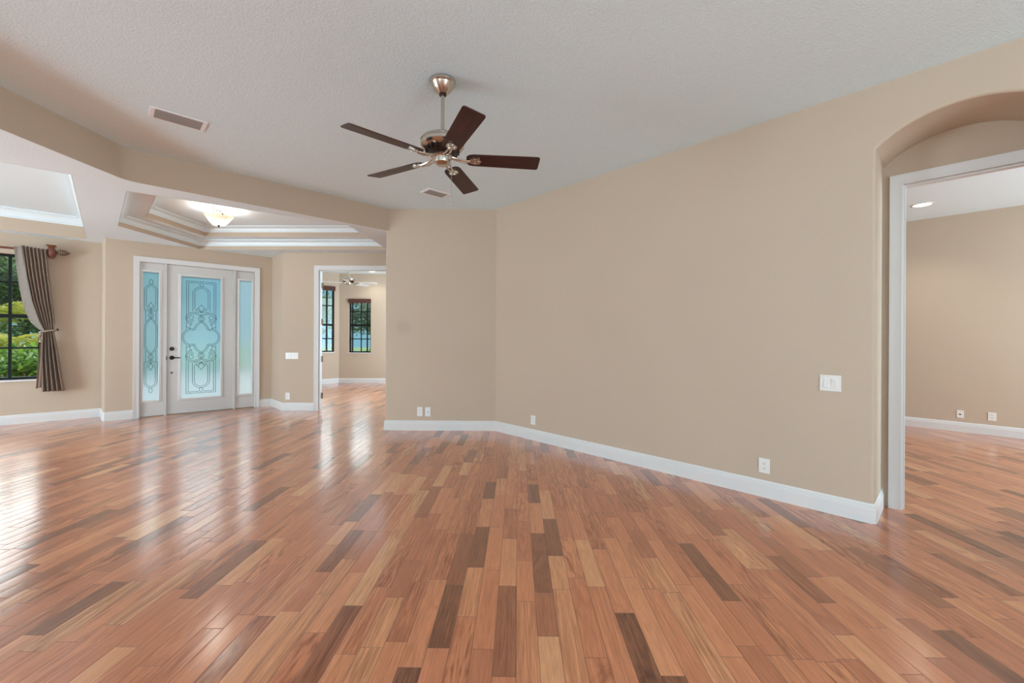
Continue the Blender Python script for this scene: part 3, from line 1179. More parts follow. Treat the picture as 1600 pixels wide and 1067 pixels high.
def panel_with_light(b_, s0, s1, z0, z1, g0, g1, gz0, gz1, y0, y1):
    box(b_, s0, g0, y0, y1, z0, z1, DX)
    box(b_, g1, s1, y0, y1, z0, z1, DX)
    box(b_, g0, g1, y0, y1, z0, gz0, DX)
    box(b_, g0, g1, y0, y1, gz1, z1, DX)


MOULD = [(0, 0.0), (0.0, -0.014), (0.006, -0.018), (0.020, -0.012), (0.034, -0.010), (0.038, 0.0)]


def glazing(parent, g0, g1, gz0, gz1, y, m, gw):
    b_ = new_bm()
    path = [(g0, gz0), (g0, gz1), (g1, gz1), (g1, gz0)]
    sweep(b_, path, [(o, h + y) for o, h in MOULD], closed=True, side=-1, mx=MXD)
    dlink('glass_moulding', b_, M['trim'], parent=parent, smooth=True, angle=25)
    b_ = new_bm()
    box(b_, g0 - 0.005, g1 + 0.005, y + 0.012, y + 0.02, gz0 - 0.005, gz1 + 0.005, DX)
    o = dlink('glass_pane', b_, [m, M['pane_back']], parent=parent)
    for f in o.data.polygons:      # etched on the room side, plain behind
        f.material_index = 0 if f.normal.y < -0.9 else 1


b_ = new_bm()
panel_with_light(b_, 0.7305, 1.6295, 0.014, 2.435, 0.909, 1.448, 0.257, 2.268, 0.022, 0.067)
leaf = dlink('door_leaf', b_, M['door'])
glazing(leaf, 0.909, 1.448, 0.257, 2.268, 0.022, M['frost'], 0)
b_ = new_bm()
panel_with_light(b_, 0.404, 0.692, 0.014, 2.435, 0.437, 0.628, 0.262, 2.290, 0.022, 0.067)
box(b_, 0.404, 0.692, 0.014, 0.022, 0.014, 0.075, DX)
sl = dlink('sidelight', b_, M['door'])
glazing(sl, 0.437, 0.628, 0.262, 2.290, 0.022, M['frost'], 0)
b_ = new_bm()
panel_with_light(b_, 1.666, 1.949, 0.014, 2.435, 1.722, 1.911, 0.260, 2.272, 0.022, 0.067)
box(b_, 1.666, 1.949, 0.014, 0.022, 0.014, 0.075, DX)
sr = dlink('sidelight', b_, M['door'])
glazing(sr, 1.722, 1.911, 0.260, 2.272, 0.022, M['frost2'], 0)


# leaded pattern
def lines_to_mesh(lines, cx, cz, y, w):
    b2 = new_bm()
    for ln in lines:
        for sx in (1, -1):
            for sz in (1, -1):
                path = [(cx + sx * q[0], cz + sz * q[1]) for q in ln]
                if len(path) < 2:
                    continue
                sweep(b2, path, [(-w / 2, y), (-w / 2, y - 0.004), (w / 2, y - 0.004), (w / 2, y)], side=1, mx=MXD)
    return b2


def offset_line(path, o):
    P = [Vector(q) for q in path]
    out = []
    for i in range(len(P)):
        d = (P[min(i + 1, len(P) - 1)] - P[max(i - 1, 0)]).normalized()
        q = P[i] + Vector((-d.y, d.x)) * o
        out.append((q.x, q.y))
    return out


def arc(cx, cz, rx, rz, a0, a1, n=12):
    return [(cx + rx * math.cos(a0 + (a1 - a0) * k / n), cz + rz * math.sin(a0 + (a1 - a0) * k / n)) for k in range(n + 1)]


def door_lines():
    L = []
    L.append([(0, 0.935), (0.200, 0.935), (0.200, 0.13)])
    L.append([(0.03, 0.910), (0.172, 0.910), (0.172, 0.40)])
    L.append(arc(0, 0.735, 0.117, 0.115, PI / 2, 0) + [(0.117, 0.43)])
    L.append(arc(0, 0.735, 0.090, 0.088, PI / 2, 0) + [(0.090, 0.47)])
    L.append(arc(0, 0.882, 0.024, 0.032, -PI / 2, PI / 2))
    L.append([(0, 0.545), (0.046, 0.485)])
    L.append(spline([(0, 0.415), (0.020, 0.455), (0.046, 0.485)], 6))
    L.append(spline([(0, 0.415), (0.035, 0.450), (0.080, 0.455)], 6))
    L.append(spline([(0, 0.415), (0.050, 0.425), (0.095, 0.420)], 6))
    L.append([(0.046, 0.485), (0.080, 0.455)])
    rib = spline([(0.105, 0.285), (0.150, 0.255), (0.192, 0.295), (0.190, 0.350), (0.145, 0.395), (0.075, 0.395), (0.015, 0.370),
                  (-0.026, 0.325), (-0.022, 0.285), (0.025, 0.245), (0.070, 0.190), (0.098, 0.120)], 8)
    L.append(offset_line(rib, 0.011))
    L.append(offset_line(rib, -0.011))
    L.append(spline([(0.105, 0.345), (0.140, 0.360), (0.165, 0.325), (0.140, 0.295), (0.110, 0.315), (0.105, 0.345)], 6))
    car = spline([(0.098, 0.120), (0.150, 0.130), (0.205, 0.100), (0.240, 0.050), (0.248, 0.0)], 8)
    L.append(offset_line(car, 0.011))
    L.append(offset_line(car, -0.011))
    L.append(spline([(0.120, 0.230), (0.150, 0.190), (0.150, 0.140)], 6))
    L.append(spline([(0.190, 0.250), (0.160, 0.220), (0.125, 0.225)], 6))
    L.append([(0.150, 0.140), (0.200, 0.180)])
    return L


b2 = lines_to_mesh(door_lines(), 1.1785, 1.2625, 0.034, 0.0064)
dlink('leaded_pattern', b2, M['came'], parent=leaf)


def side_lines():
    L = []
    L.append(arc(0, 0.715, 0.078, 0.105, PI / 2, 0) + [(0.078, 0.42)])
    L.append(arc(0, 0.715, 0.056, 0.080, PI / 2, 0) + [(0.056, 0.48)])
    L.append(arc(0, 0.860, 0.020, 0.040, -PI / 2, PI / 2))
    L.append(spline([(0, 0.540), (0.028, 0.490), (0.056, 0.460)], 6))
    L.append(spline([(0, 0.410), (0.012, 0.455), (0.030, 0.485)], 6))
    L.append(spline([(0, 0.410), (0.030, 0.445), (0.058, 0.450)], 6))
    rib = spline([(0.080, 0.415), (0.030, 0.405), (-0.010, 0.365), (-0.022, 0.320), (0.010, 0.275), (0.045, 0.225), (0.066, 0.160), (0.070, 0.0)], 8)
    L.append(offset_line(rib, 0.009))
    L.append(offset_line(rib, -0.009))
    L.append([(0.062, 0.40), (0.062, 0.23)])
    return L


b2 = lines_to_mesh(side_lines(), 0.5325, 1.276, 0.034, 0.0058)
dlink('leaded_pattern', b2, M['came'], parent=sl)

# hardware
RX = Matrix.Rotation(PI / 2, 4, 'X')       # lathe axis z -> -y (towards the room)
b_ = new_bm()
lathe(b_, [(0, 0), (0.032, 0), (0.032, 0.006), (0.028, 0.010), (0.016, 0.012), (0.013, 0.022), (0, 0.022)], 24, DX @ Matrix.Translation((0.792, 0.022, 1.073)) @ RX)
box(b_, 0.789, 0.795, -0.012, 0.002, 1.058, 1.088, DX)
dlink('deadbolt', b_, M['black'], parent=leaf, smooth=True)
b_ = new_bm()
lathe(b_, [(0, 0), (0.033, 0), (0.033, 0.006), (0.028, 0.011), (0.013, 0.014), (0.012, 0.045), (0, 0.045)], 24, DX @ Matrix.Translation((0.792, 0.022, 0.928)) @ RX)
tube(b_, [(0.790, -0.020, 0.928), (0.820, -0.022, 0.929), (0.860, -0.022, 0.927), (0.900, -0.016, 0.924)], 0.009, 10, DX, [1, 1, 0.85, 0.7])
dlink('lever_handle', b_, M['black'], parent=leaf, smooth=True)
b_ = new_bm()
lathe(b_, [(0, 0), (0.014, 0), (0.014, 0.006), (0.010, 0.010), (0, 0.010)], 20, DX @ Matrix.Translation((0.790, 0.022, 0.684)) @ RX)
dlink('lock_cylinder', b_, M['black'], parent=leaf, smooth=True)
b_ = new_bm()
box(b_, 0.7205, 0.7300, -0.002, 0.03, 0.898, 0.958, DX)
dlink('strike_plate', b_, M['black'])
for z in (2.20, 1.53, 0.87, 0.21):
    b_ = new_bm()
    lathe(b_, [(0, -0.055), (0.007, -0.055), (0.007, 0.055), (0, 0.055)], 10, DX @ Matrix.Translation((1.6315, 0.013, z)))
    dlink('hinge', b_, M['door'], parent=leaf, smooth=True)


# ------------------------------------------------------------------ windows
def window(name, F, s0, s1, z0, z1, cols, rows, meet_z, label, ydep=0.09, sill=True, fw=0.030, mull=None):
    w = empty(name, F @ Matrix.Translation(((s0 + s1) / 2, 0, z0)))
    tag(w, label, 'window', kind='structure')
    T = Matrix.Translation((-(s0 + s1) / 2, 0, -z0))
    b_ = new_bm()
    box(b_, s0, s0 + fw, ydep - 0.02, ydep + 0.05, z0, z1, T)
    box(b_, s1 - fw, s1, ydep - 0.02, ydep + 0.05, z0, z1, T)
    box(b_, s0, s1, ydep - 0.02, ydep + 0.05, z0, z0 + fw + 0.01, T)
    box(b_, s0, s1, ydep - 0.02, ydep + 0.05, z1 - fw, z1, T)
    o = link('frame', b_, M['winframe'])
    o.parent = w
    b_ = new_bm()
    box(b_, s0 + fw, s1 - fw, ydep - 0.012, ydep + 0.03, meet_z - 0.027, meet_z + 0.027, T)
    o = link('meeting_rail', b_, M['winframe'])
    o.parent = w
    b_ = new_bm()
    for c, wd in cols:
        box(b_, c - wd / 2, c + wd / 2, ydep - 0.008, ydep + 0.022, z0, z1, T)
    for r in rows:
        box(b_, s0, s1, ydep - 0.006, ydep + 0.02, r - 0.013, r + 0.013, T)
    o = link('muntins', b_, M['winframe'])
    o.parent = w
    b_ = new_bm()
    box(b_, s0 + 0.01, s1 - 0.01, ydep + 0.004, ydep + 0.009, z0 + 0.01, z1 - 0.01, T)
    o = link('glass', b_, M['glass'])
    o.parent = w
    if sill:
        b_ = new_bm()
        box(b_, s0 - 0.02, s1 + 0.005, -0.022, ydep - 0.01, z0 - 0.022, z0 + 0.004, T)
        o = link('sill', b_, M['trim'], bevel=0.004)
        o.parent = w
    return w


window('window_1', F_WIN, WS0, WS1, WZ0, WZ1, [(-0.530, 0.026), (-0.225, 0.05), (0.073, 0.032)], [2.047, 1.096], 1.560,
       'black framed living room window with a garden view beside the curtain')
wo = window('window_2', F_OFAR, fx0 - X0, fx1 - X0, 0.845, 2.30, [(-4.473 - X0, 0.03), (-4.231 - X0, 0.022), (-4.06 - X0, 0.03)], [1.992, 1.229], 1.615,
            'small black office window straight ahead through the doorway', ydep=0.07)
wp = window('window_3', F_OANG, o_l0, o_l1, o_lz0, o_lz1, [(-0.305, 0.04)], [2.146, 1.234], 1.615,
            'tall narrow black office window beside the door jamb', ydep=0.07)


def valance(F, s0, s1, z0, z1, label):
    o = empty('window_valance', F @ Matrix.Translation(((s0 + s1) / 2, 0, z0)))
    tag(o, label, 'valance', 'brown valances over the office windows')
    T = Matrix.Translation((-(s0 + s1) / 2, 0, -z0))
    b_ = new_bm()
    n = 24
    top, bot = [], []
    for k in range(n + 1):
        s = s0 + (s1 - s0) * k / n
        top.append((s, z1 - 0.004 * abs(math.sin(k * 1.3))))
        bot.append((s, z0 + 0.006 * math.sin(k * 1.7)))
    for k in range(n):
        for y in (-0.045,):
            vs = [b_.verts.new(T @ Vector((q[0], y, q[1]))) for q in (bot[k], bot[k + 1], top[k + 1], top[k])]
            b_.faces.new(vs)
    box(b_, s0, s1, -0.044, 0.0, z0 + 0.012, z1 - 0.006, T)
    f = link('fabric_band', b_, M['valance'])
    f.parent = o
    b_ = new_bm()
    box(b_, s0 + 0.005, s1 - 0.005, -0.05, 0.0, z1 - 0.02, z1 + 0.004, T)
    f = link('head_rail', b_, M['valance'])
    f.parent = o
    return o


valance(F_OFAR, fx0 - X0 - 0.003, fx1 - X0 + 0.004, 2.222, 2.338, 'brown valance over the small window straight ahead in the office')
valance(F_OANG, o_l0 - 0.02, o_l1 + 0.012, 2.548, 2.668, 'brown valance over the tall narrow office window')

# ------------------------------------------------------------------ curtain, rod, bracket
rod = empty('curtain_rod', F_WIN @ Matrix.Translation((-0.2, -0.12, 2.513)))
tag(rod, 'red brown curtain rod with urn bracket and pine cone finial above the living room window', 'curtain rod')
b_ = new_bm()
tube(b_, [(-1.6, 0, 0), (0.745, 0, 0)], 0.0155, 14)
o = link('pole', b_, M['rodwood'], smooth=True)
o.parent = rod
b_ = new_bm()
BX = 0.695
sq = Matrix.Translation((BX, 0.0, 0)) @ Matrix.Rotation(PI / 4, 4, 'Z')
lathe(b_, [(0, -0.098), (0.040, -0.098), (0.043, -0.090), (0.040, -0.080)], 4, sq)
lathe(b_, [(0.034, -0.085), (0.042, -0.066), (0.052, -0.03), (0.053, 0.0), (0.047, 0.03), (0.034, 0.05), (0.032, 0.058)], 20, Matrix.Translation((BX, 0, 0)))
lathe(b_, [(0.034, 0.052), (0.044, 0.062), (0.058, 0.078), (0.072, 0.088), (0.072, 0.096), (0, 0.096)], 4, sq)
box(b_, BX - 0.035, BX + 0.035, 0.0, 0.12, -0.05, 0.05)
o = link('bracket', b_, M['rodwood'], smooth=True)
o.parent = rod
b_ = new_bm()
RYm = Matrix.Translation((0.742, 0, 0)) @ Matrix.Rotation(PI / 2, 4, 'Y')
pr_ = [(0, 0), (0.018, 0.0), (0.014, 0.012), (0.016, 0.018)]
for k in range(14):
    t = k / 13
    r = 0.044 * math.sin(PI * (0.16 + 0.84 * t) ** 0.85)
    pr_.append((max(r * (1.10 if k % 2 == 0 else 0.93), 0.004), 0.024 + 0.125 * t))
pr_.append((0, 0.152))
lathe(b_, pr_, 18, RYm)
o = link('finial', b_, M['pine'], smooth=True, angle=50)
o.parent = rod

cur = empty('curtain', F_WIN @ Matrix.Translation((0.45, 0, 0.45)))
tag(cur, 'brown pleated curtain tied back beside the living room window', 'curtain')
TCU = Matrix.Translation((-0.45, 0, -0.45))
ZT, ZTIE, ZB = 2.535, 1.345, 0.455


def lerp_tab(tab, z):
    for (z0, v0), (z1, v1) in zip(tab[:-1], tab[1:]):
        if z0 >= z >= z1:
            t = (z0 - z) / (z0 - z1)
            return v0 + (v1 - v0) * t
    return tab[0][1] if z > tab[0][0] else tab[-1][1]


LEFT = [(2.56, 0.196), (2.14, 0.236), (1.78, 0.285), (1.50, 0.352), (1.345, 0.405), (1.20, 0.400), (0.94, 0.392), (0.455, 0.402)]
RIGHT = [(2.56, 0.450), (2.165, 0.478), (1.79, 0.508), (1.508, 0.532), (1.345, 0.527), (1.20, 0.545), (0.94, 0.578), (0.455, 0.636)]
LFLAP = [(2.56, 0.140), (2.22, 0.162), (1.95, 0.187), (1.68, 0.223), (1.47, 0.290), (1.36, 0.375), (1.345, 0.392)]
LBOT = [(1.345, 0.395), (1.22, 0.388), (0.94, 0.372), (0.52, 0.343)]


def fold_y(u, z):
    k = min(1.0, max(0.0, abs(z - ZTIE) / 0.25))
    amp = 0.010 + 0.016 * k if z > ZTIE else 0.012 + 0.026 * k
    w = 7.0 if z > ZTIE else 5.0
    c = math.cos(2 * PI * w * u + 0.4 * math.sin(5 * u))
    sharp = math.copysign(abs(c) ** 0.7, c)
    fwd = 0.042 * min(1.0, max(0.0, (z - 1.6) / 0.7))
    return -0.125 - fwd + amp * sharp + 0.004 * math.sin(9 * z + 11 * u)


def cloth(left, right, ztop, zbot, nu, nv, yf, hem=None):
    b2 = new_bm()
    grid = []
    for j in range(nv + 1):
        z = ztop + (zbot - ztop) * j / nv
        row_ = []
        for i in range(nu + 1):
            u = i / nu
            s = lerp_tab(left, z) * (1 - u) + lerp_tab(right, z) * u
            zz = z + (hem(u, z) if hem else 0)
            row_.append(b2.verts.new(TCU @ Vector((s, yf(u, z), zz))))
        grid.append(row_)
    for j in range(nv):
        for i in range(nu):
            b2.faces.new((grid[j][i], grid[j][i + 1], grid[j + 1][i + 1], grid[j + 1][i]))
    return b2


def cloth_obj(name, b2, m):
    o = link(name, b2, m, smooth=True, angle=80)
    sd = o.modifiers.new('thickness', 'SOLIDIFY')
    sd.thickness = 0.004
    o.parent = cur
    return o


b2 = cloth(LEFT, RIGHT, 2.556, ZB, 112, 70, fold_y, lambda u, z: (0.010 * math.cos(2 * PI * 7 * u) - 0.028 * max(0, (u - 0.15))) * max(0, (z - 2.3) / 0.25))
cloth_obj('pleated_fabric', b2, M['curtain'])
LEFTX = [(z, v + 0.03) for z, v in LEFT]
b2 = cloth(LFLAP, LEFTX, 2.548, ZTIE, 14, 40, lambda u, z: -0.150 + 0.045 * (1 - u) ** 2 * min(1.0, (2.6 - z) / 0.5) + 0.012 * math.sin(u * 5) - 0.028 * min(1.0, max(0.0, (z - 1.6) / 0.7)), lambda u, z: -0.012 * (1 - u) * max(0, (z - 2.3) / 0.25))
cloth_obj('lining_edge', b2, M['lining'])
b2 = cloth(LBOT, [(2, 0.425), (0.3, 0.425)], 1.22, 0.515, 12, 24, lambda u, z: -0.095 + 0.02 * u + 0.010 * math.sin(u * 9), lambda u, z: 0.02 * (u - 0.5) if z < 0.6 else 0)
o = cloth_obj('back_fold', b2, M['curtain'])
b_ = new_bm()
loop = []
for k in range(25):
    a = 2 * PI * k / 24
    loop.append((0.462 + 0.083 * math.cos(a), -0.125 + 0.052 * math.sin(a), 1.342 + 0.016 * math.cos(a + 0.2)))
tube(b_, loop, 0.011, 8, TCU)
tube(b_, [(0.398, -0.175, 1.335), (0.390, -0.182, 1.28), (0.394, -0.182, 1.18)], 0.013, 8, TCU, [0.8, 1.4, 1.5])
o = link('tieback', b_, M['cord'], smooth=True)
o.parent = cur
b_ = new_bm()
tube(b_, [(0.560, 0.0, 1.36), (0.560, -0.075, 1.36), (0.556, -0.09, 1.368)], 0.006, 8, TCU)
lathe(b_, [(0, -0.012), (0.014, -0.008), (0.016, 0.0), (0.012, 0.01), (0, 0.012)], 14, TCU @ Matrix.Translation((0.556, -0.095, 1.368)) @ RX)
o = link('tieback_hook', b_, M['black'], smooth=True)
o.parent = cur


# ------------------------------------------------------------------ ceiling fans
def fan(name, loc, th0, z_can, zs, R, mats, label, group, chain=True, k_rod=0.013):
    """loc on the ceiling; zs = dict of heights below the ceiling"""
    root = empty(name, Matrix.Translation(loc))
    tag(root, label, 'ceiling fan', group)

    def ch(nm, b_, m, parent=root, **k):
        o = link(nm, b_, m, **k)
        o.parent = parent
        return o

    b_ = new_bm()
    lathe(b_, [(0, 0.0), (0.088, 0.0), (0.090, -0.008), (0.087, -0.020), (0.079, -0.026), (0.077, -0.030), (0.066, -0.052), (0.050, -0.072), (0.034, -0.086), (0.030, -0.090), (0, -0.090)], 36)
    ch('canopy', b_, mats['metal'], smooth=True, angle=28)
    zt, zb = zs['motor_top'], zs['blade']
    b_ = new_bm()
    lathe(b_, [(0.022, -0.084), (0.024, -0.100), (0, -0.100)], 20)
    ch('canopy_collar', b_, M['nickel_dark'], smooth=True)
    b_ = new_bm()
    lathe(b_, [(k_rod, -0.09), (k_rod, zt)], 16)
    ch('downrod', b_, mats['metal'], smooth=True)
    b_ = new_bm()
    lathe(b_, [(0, zt + 0.012), (0.024, zt + 0.010), (0.030, zt - 0.002), (0.075, zt - 0.006), (0.118, zt - 0.016), (0.142, zt - 0.030), (0.150, zt - 0.042),
               (0.150, zt - 0.048), (0.146, zt - 0.050), (0.146, zt - 0.055), (0.150, zt - 0.057), (0.149, zt - 0.074), (0.139, zt - 0.088), (0.120, zt - 0.098), (0, zt - 0.098)], 44)
    ch('motor_housing', b_, mats['metal'], smooth=True, angle=28)
    b_ = new_bm()
    lathe(b_, [(0.114, zt - 0.094), (0.100, zt - 0.118), (0.072, zb + 0.024), (0, zb + 0.024)], 36)
    for k in range(18):
        a = 2 * PI * k / 18
        mx = Matrix.Rotation(a, 4, 'Z')
        box(b_, 0.076, 0.118, -0.004, 0.004, zt - 0.122, zt - 0.094, mx)
    ch('motor_vents', b_, M['nickel_dark'], smooth=True)
    b_ = new_bm()
    lathe(b_, [(0.070, zb + 0.026), (0.074, zb + 0.012), (0.060, zb + 0.004), (0.058, zb - 0.014), (0.055, zb - 0.028), (0.040, zb - 0.040), (0.018, zb - 0.045), (0, zb - 0.046)], 32)
    ch('switch_housing', b_, mats['metal'], smooth=True, angle=28)
    out = [(0.165, -0.035), (0.185, -0.055), (0.215, -0.062), (R - 0.02, -0.070), (R - 0.006, -0.066), (R, -0.054), (R, 0.054), (R - 0.006, 0.066), (R - 0.02, 0.070), (0.215, 0.062), (0.185, 0.055), (0.165, 0.035)]
    for k in range(5):
        mx = Matrix.Translation((0, 0, zb)) @ Matrix.Rotation(th0 + k * 2 * PI / 5, 4, 'Z')
        tilt = Matrix.Rotation(math.radians(-12.5), 4, 'X')
        b_ = new_bm()
        prism(b_, out, 0.0, 0.007)
        bl = ch('blade', b_, mats['blade'], bevel=0.002)
        bl.matrix_local = mx @ tilt
        # blade iron under the blade
        b_ = new_bm()
        plate = [(0.185, -0.012), (0.200, -0.030), (0.232, -0.036), (0.256, -0.028), (0.262, -0.012), (0.270, 0.0), (0.262, 0.012), (0.256, 0.028), (0.232, 0.036), (0.200, 0.030), (0.185, 0.012)]
        prism(b_, plate, -0.007, 0.0)
        for q in ((0.225, -0.020), (0.225, 0.020), (0.250, 0.0)):
            lathe(b_, [(0, -0.011), (0.006, -0.010), (0.007, -0.007)], 10, Matrix.Translation((q[0], q[1], 0)))
        ti = tilt.inverted()
        for sgn in (-1, 1):
            tube(b_, [(0.060, 0.010 * sgn, 0.016), (0.095, 0.017 * sgn, 0.004), (0.140, 0.015 * sgn, -0.008), (0.190, 0.008 * sgn, -0.006)], 0.0075, 8, ti, [1.1, 1, 0.9, 1.1])
        ir = ch('blade_iron', b_, mats['metal'], smooth=True)
        ir.matrix_local = mx @ tilt
    if chain:
        b_ = new_bm()
        px, py = chain
        tube(b_, [(0.8 * px, 0.8 * py, zb - 0.025), (px, py, zb - 0.035), (px, py, zb - 0.30)], 0.0016, 6)
        lathe(b_, [(0, -0.014), (0.004, -0.010), (0.005, 0.0), (0.003, 0.010), (0, 0.012)], 8, Matrix.Translation((px, py, zb - 0.305)))
        ch('pull_chain', b_, mats['metal'], smooth=True)
    return root


fan('ceiling_fan', (-0.487, 2.895, H_M), math.radians(-137.6), 0, dict(motor_top=-0.374, blade=-0.538), 0.675,
    dict(metal=M['nickel'], blade=M['blade']), 'brushed nickel ceiling fan with five dark cherry blades in the great room', 'ceiling fans', chain=(0.066, -0.02))
fan('ceiling_fan', (-4.02, 10.3, H_M), math.radians(-3), 0, dict(motor_top=-0.300, blade=-0.445), 0.70,
    dict(metal=M['nickel'], blade=M['paleblade']), 'smaller looking pale bladed ceiling fan seen inside the office', 'ceiling fans', chain=None)


# ------------------------------------------------------------------ ceiling vents, lamps
def vent(cx, cy, ang, lx, ly, fw, label, dark):
    root = empty('air_vent', Matrix.Translation((cx, cy, H_M)) @ Matrix.Rotation(math.radians(ang), 4, 'Z'))
    tag(root, label, 'air vent', 'ceiling air vents')
    b_ = new_bm()
    fx, fy = fw
    path = [(-lx / 2 + fx, -ly / 2 + fy), (lx / 2 - fx, -ly / 2 + fy), (lx / 2 - fx, ly / 2 - fy), (-lx / 2 + fx, ly / 2 - fy)]
    ix, iy = lx / 2 - fx, ly / 2 - fy
    for a in ((-lx / 2, lx / 2, -ly / 2, -iy), (-lx / 2, lx / 2, iy, ly / 2), (-lx / 2, -ix, -iy, iy), (ix, lx / 2, -iy, iy)):
        box(b_, a[0], a[1], a[2], a[3], -0.008, 0.0)
    o = link('frame', b_, M['vent'], bevel=0.003)
    o.parent = root
    b_ = new_bm()
    box(b_, -ix, ix, -iy, iy, -0.001, 0.0)
    o = link('duct', b_, M['duct'])
    o.parent = root
    n = 6
    for k in range(n):
        yy = -iy + (k + 0.5) * 2 * iy / n
        b_ = new_bm()
        box(b_, -ix, ix, -iy / n * 0.80, iy / n * 0.80, -0.001, 0.001, Matrix.Translation((0, yy, -0.006)) @ Matrix.Rotation(math.radians(-24), 4, 'X'))
        o = link('slat', b_, M['ventslat'] if dark else M['vent'])
        o.parent = root
    return root


vent(-2.725, 3.416, 44.0, 0.365, 0.205, (0.032, 0.018), 'white framed air vent in the ceiling near the header', True)
vent(-0.943, 5.138, 42.0, 0.32, 0.20, (0.032, 0.032), 'small grey slatted air vent in the ceiling by the short back wall', True)


def can(cx, cy, z, r, label, watts):
    root = empty('recessed_light', Matrix.Translation((cx, cy, z)))
    tag(root, label, 'recessed light', 'recessed ceiling lights')
    b_ = new_bm()
    lathe(b_, [(r, 0.0), (r, -0.004), (r * 0.97, -0.006), (r * 0.80, -0.005), (r * 0.78, -0.001)], 32)
    o = link('trim_ring', b_, M['trim'], smooth=True)
    o.parent = root
    b_ = new_bm()
    lathe(b_, [(r * 0.79, -0.002), (r * 0.4, -0.003), (0, -0.003)], 32)
    o = link('lens', b_, M['lamp_on'], smooth=True)
    o.parent = root
    l = bpy.data.lights.new('recessed_bulb', 'SPOT')
    l.energy = watts
    l.spot_size = math.radians(130)
    l.spot_blend = 0.8
    l.shadow_soft_size = 0.07
    l.color = (1, 0.93, 0.82)
    lo = bpy.data.objects.new('recessed_bulb', l)
    COL.objects.link(lo)
    lo.location = (cx, cy, z - 0.03)
    return root


can(5.359, 5.485, H_M, 0.115, 'lit recessed light in the bedroom ceiling', 38)
can(-3.778, 11.272, H_M, 0.105, 'lit recessed light in the office ceiling', 22)

lamp = empty('ceiling_lamp', Matrix.Translation((-4.066, 5.80, H_T)))
tag(lamp, 'lit alabaster bowl ceiling lamp hanging in the foyer tray ceiling', 'ceiling lamp')
for nm, prf, m in (
        ('canopy', [(0, 0), (0.085, 0), (0.085, -0.010), (0.060, -0.026), (0.014, -0.030), (0.012, -0.032), (0, -0.032)], M['nickel']),
        ('stem', [(0.008, -0.028), (0.008, -0.240)], M['nickel']),
        ('glass_bowl', [(0.166, -0.115), (0.170, -0.111), (0.166, -0.108), (0.132, -0.150), (0.100, -0.193), (0.070, -0.226), (0.0, -0.233), (0.0, -0.239), (0.074, -0.233), (0.106, -0.198), (0.138, -0.155), (0.166, -0.115)], M['bowl']),
        ('finial', [(0, -0.233), (0.022, -0.237), (0.016, -0.245), (0.008, -0.251), (0.010, -0.259), (0, -0.272)], M['black'])):
    b_ = new_bm()
    lathe(b_, prf, 36)
    o = link(nm, b_, m, smooth=True, angle=50)
    o.parent = lamp
for a in (-40, 80, 200):
    b_ = new_bm()
    t = math.radians(a)
    lathe(b_, [(0, -0.012), (0.009, -0.008), (0.011, 0.0), (0.008, 0.008), (0, 0.010)], 12, Matrix.Translation((0.163 * math.cos(t), 0.163 * math.sin(t), -0.112)))
    tube(b_, [(0.01 * math.cos(t), 0.01 * math.sin(t), -0.03), (0.08 * math.cos(t), 0.08 * math.sin(t), -0.070), (0.163 * math.cos(t), 0.163 * math.sin(t), -0.110)], 0.004, 6)
    o = link('bowl_knob', b_, M['black'], smooth=True)
    o.parent = lamp
l = bpy.data.lights.new('foyer_bulb', 'POINT')
l.energy = 21
l.color = (1, 0.97, 0.92)
l.shadow_soft_size = 0.08
lo = bpy.data.objects.new('foyer_bulb', l)
COL.objects.link(lo)
lo.location = (-4.066, 5.80, H_T - 0.195)


# ------------------------------------------------------------------ outlets and switches
def plate_root(name, F, s0, s1, z0, z1, label, cat, group):
    root = empty(name, F @ Matrix.Translation(((s0 + s1) / 2, 0, (z0 + z1) / 2)))
    tag(root, label, cat, group)
    w, h = s1 - s0, z1 - z0
    b_ = new_bm()
    box(b_, -w / 2, w / 2, -0.006, 0.0, -h / 2, h / 2)
    o = link('cover_plate', b_, M['plate'], bevel=0.0025)
    o.parent = root
    return root, w, h


def outlet(F, s0, s1, z0, z1, label):
    root, w, h = plate_root('wall_outlet', F, s0, s1, z0, z1, label, 'outlet', 'wall outlets and wall plates')
    for dz in (0.020, -0.020):
        b_ = new_bm()
        oct_ = [(-0.017, -0.009), (-0.010, -0.0145), (0.010, -0.0145), (0.017, -0.009), (0.017, 0.009), (0.010, 0.0145), (-0.010, 0.0145), (-0.017, 0.009)]
        mx = Matrix.Translation((0, -0.006, dz)) @ Matrix.Rotation(PI / 2, 4, 'X')
        prism(b_, oct_, 0.0, 0.002, mx)
        f = link('socket', b_, M['plate'])
        f.parent = root
        b_ = new_bm()
        box(b_, -0.0075, -0.005, -0.0086, -0.0078, dz - 0.003, dz + 0.006)
        box(b_, 0.005, 0.0075, -0.0086, -0.0078, dz - 0.003, dz + 0.006)
        box(b_, -0.002, 0.002, -0.0086, -0.0078, dz - 0.010, dz - 0.006)
        g = link('slots', b_, M['slot'])
        g.parent = f
    b_ = new_bm()
    lathe(b_, [(0, 0.002), (0.003, 0.0015), (0.0035, 0)], 10, Matrix.Translation((0, -0.006, 0)) @ Matrix.Rotation(PI / 2, 4, 'X'))
    f = link('screw', b_, M['plate'])
    f.parent = root
    return root


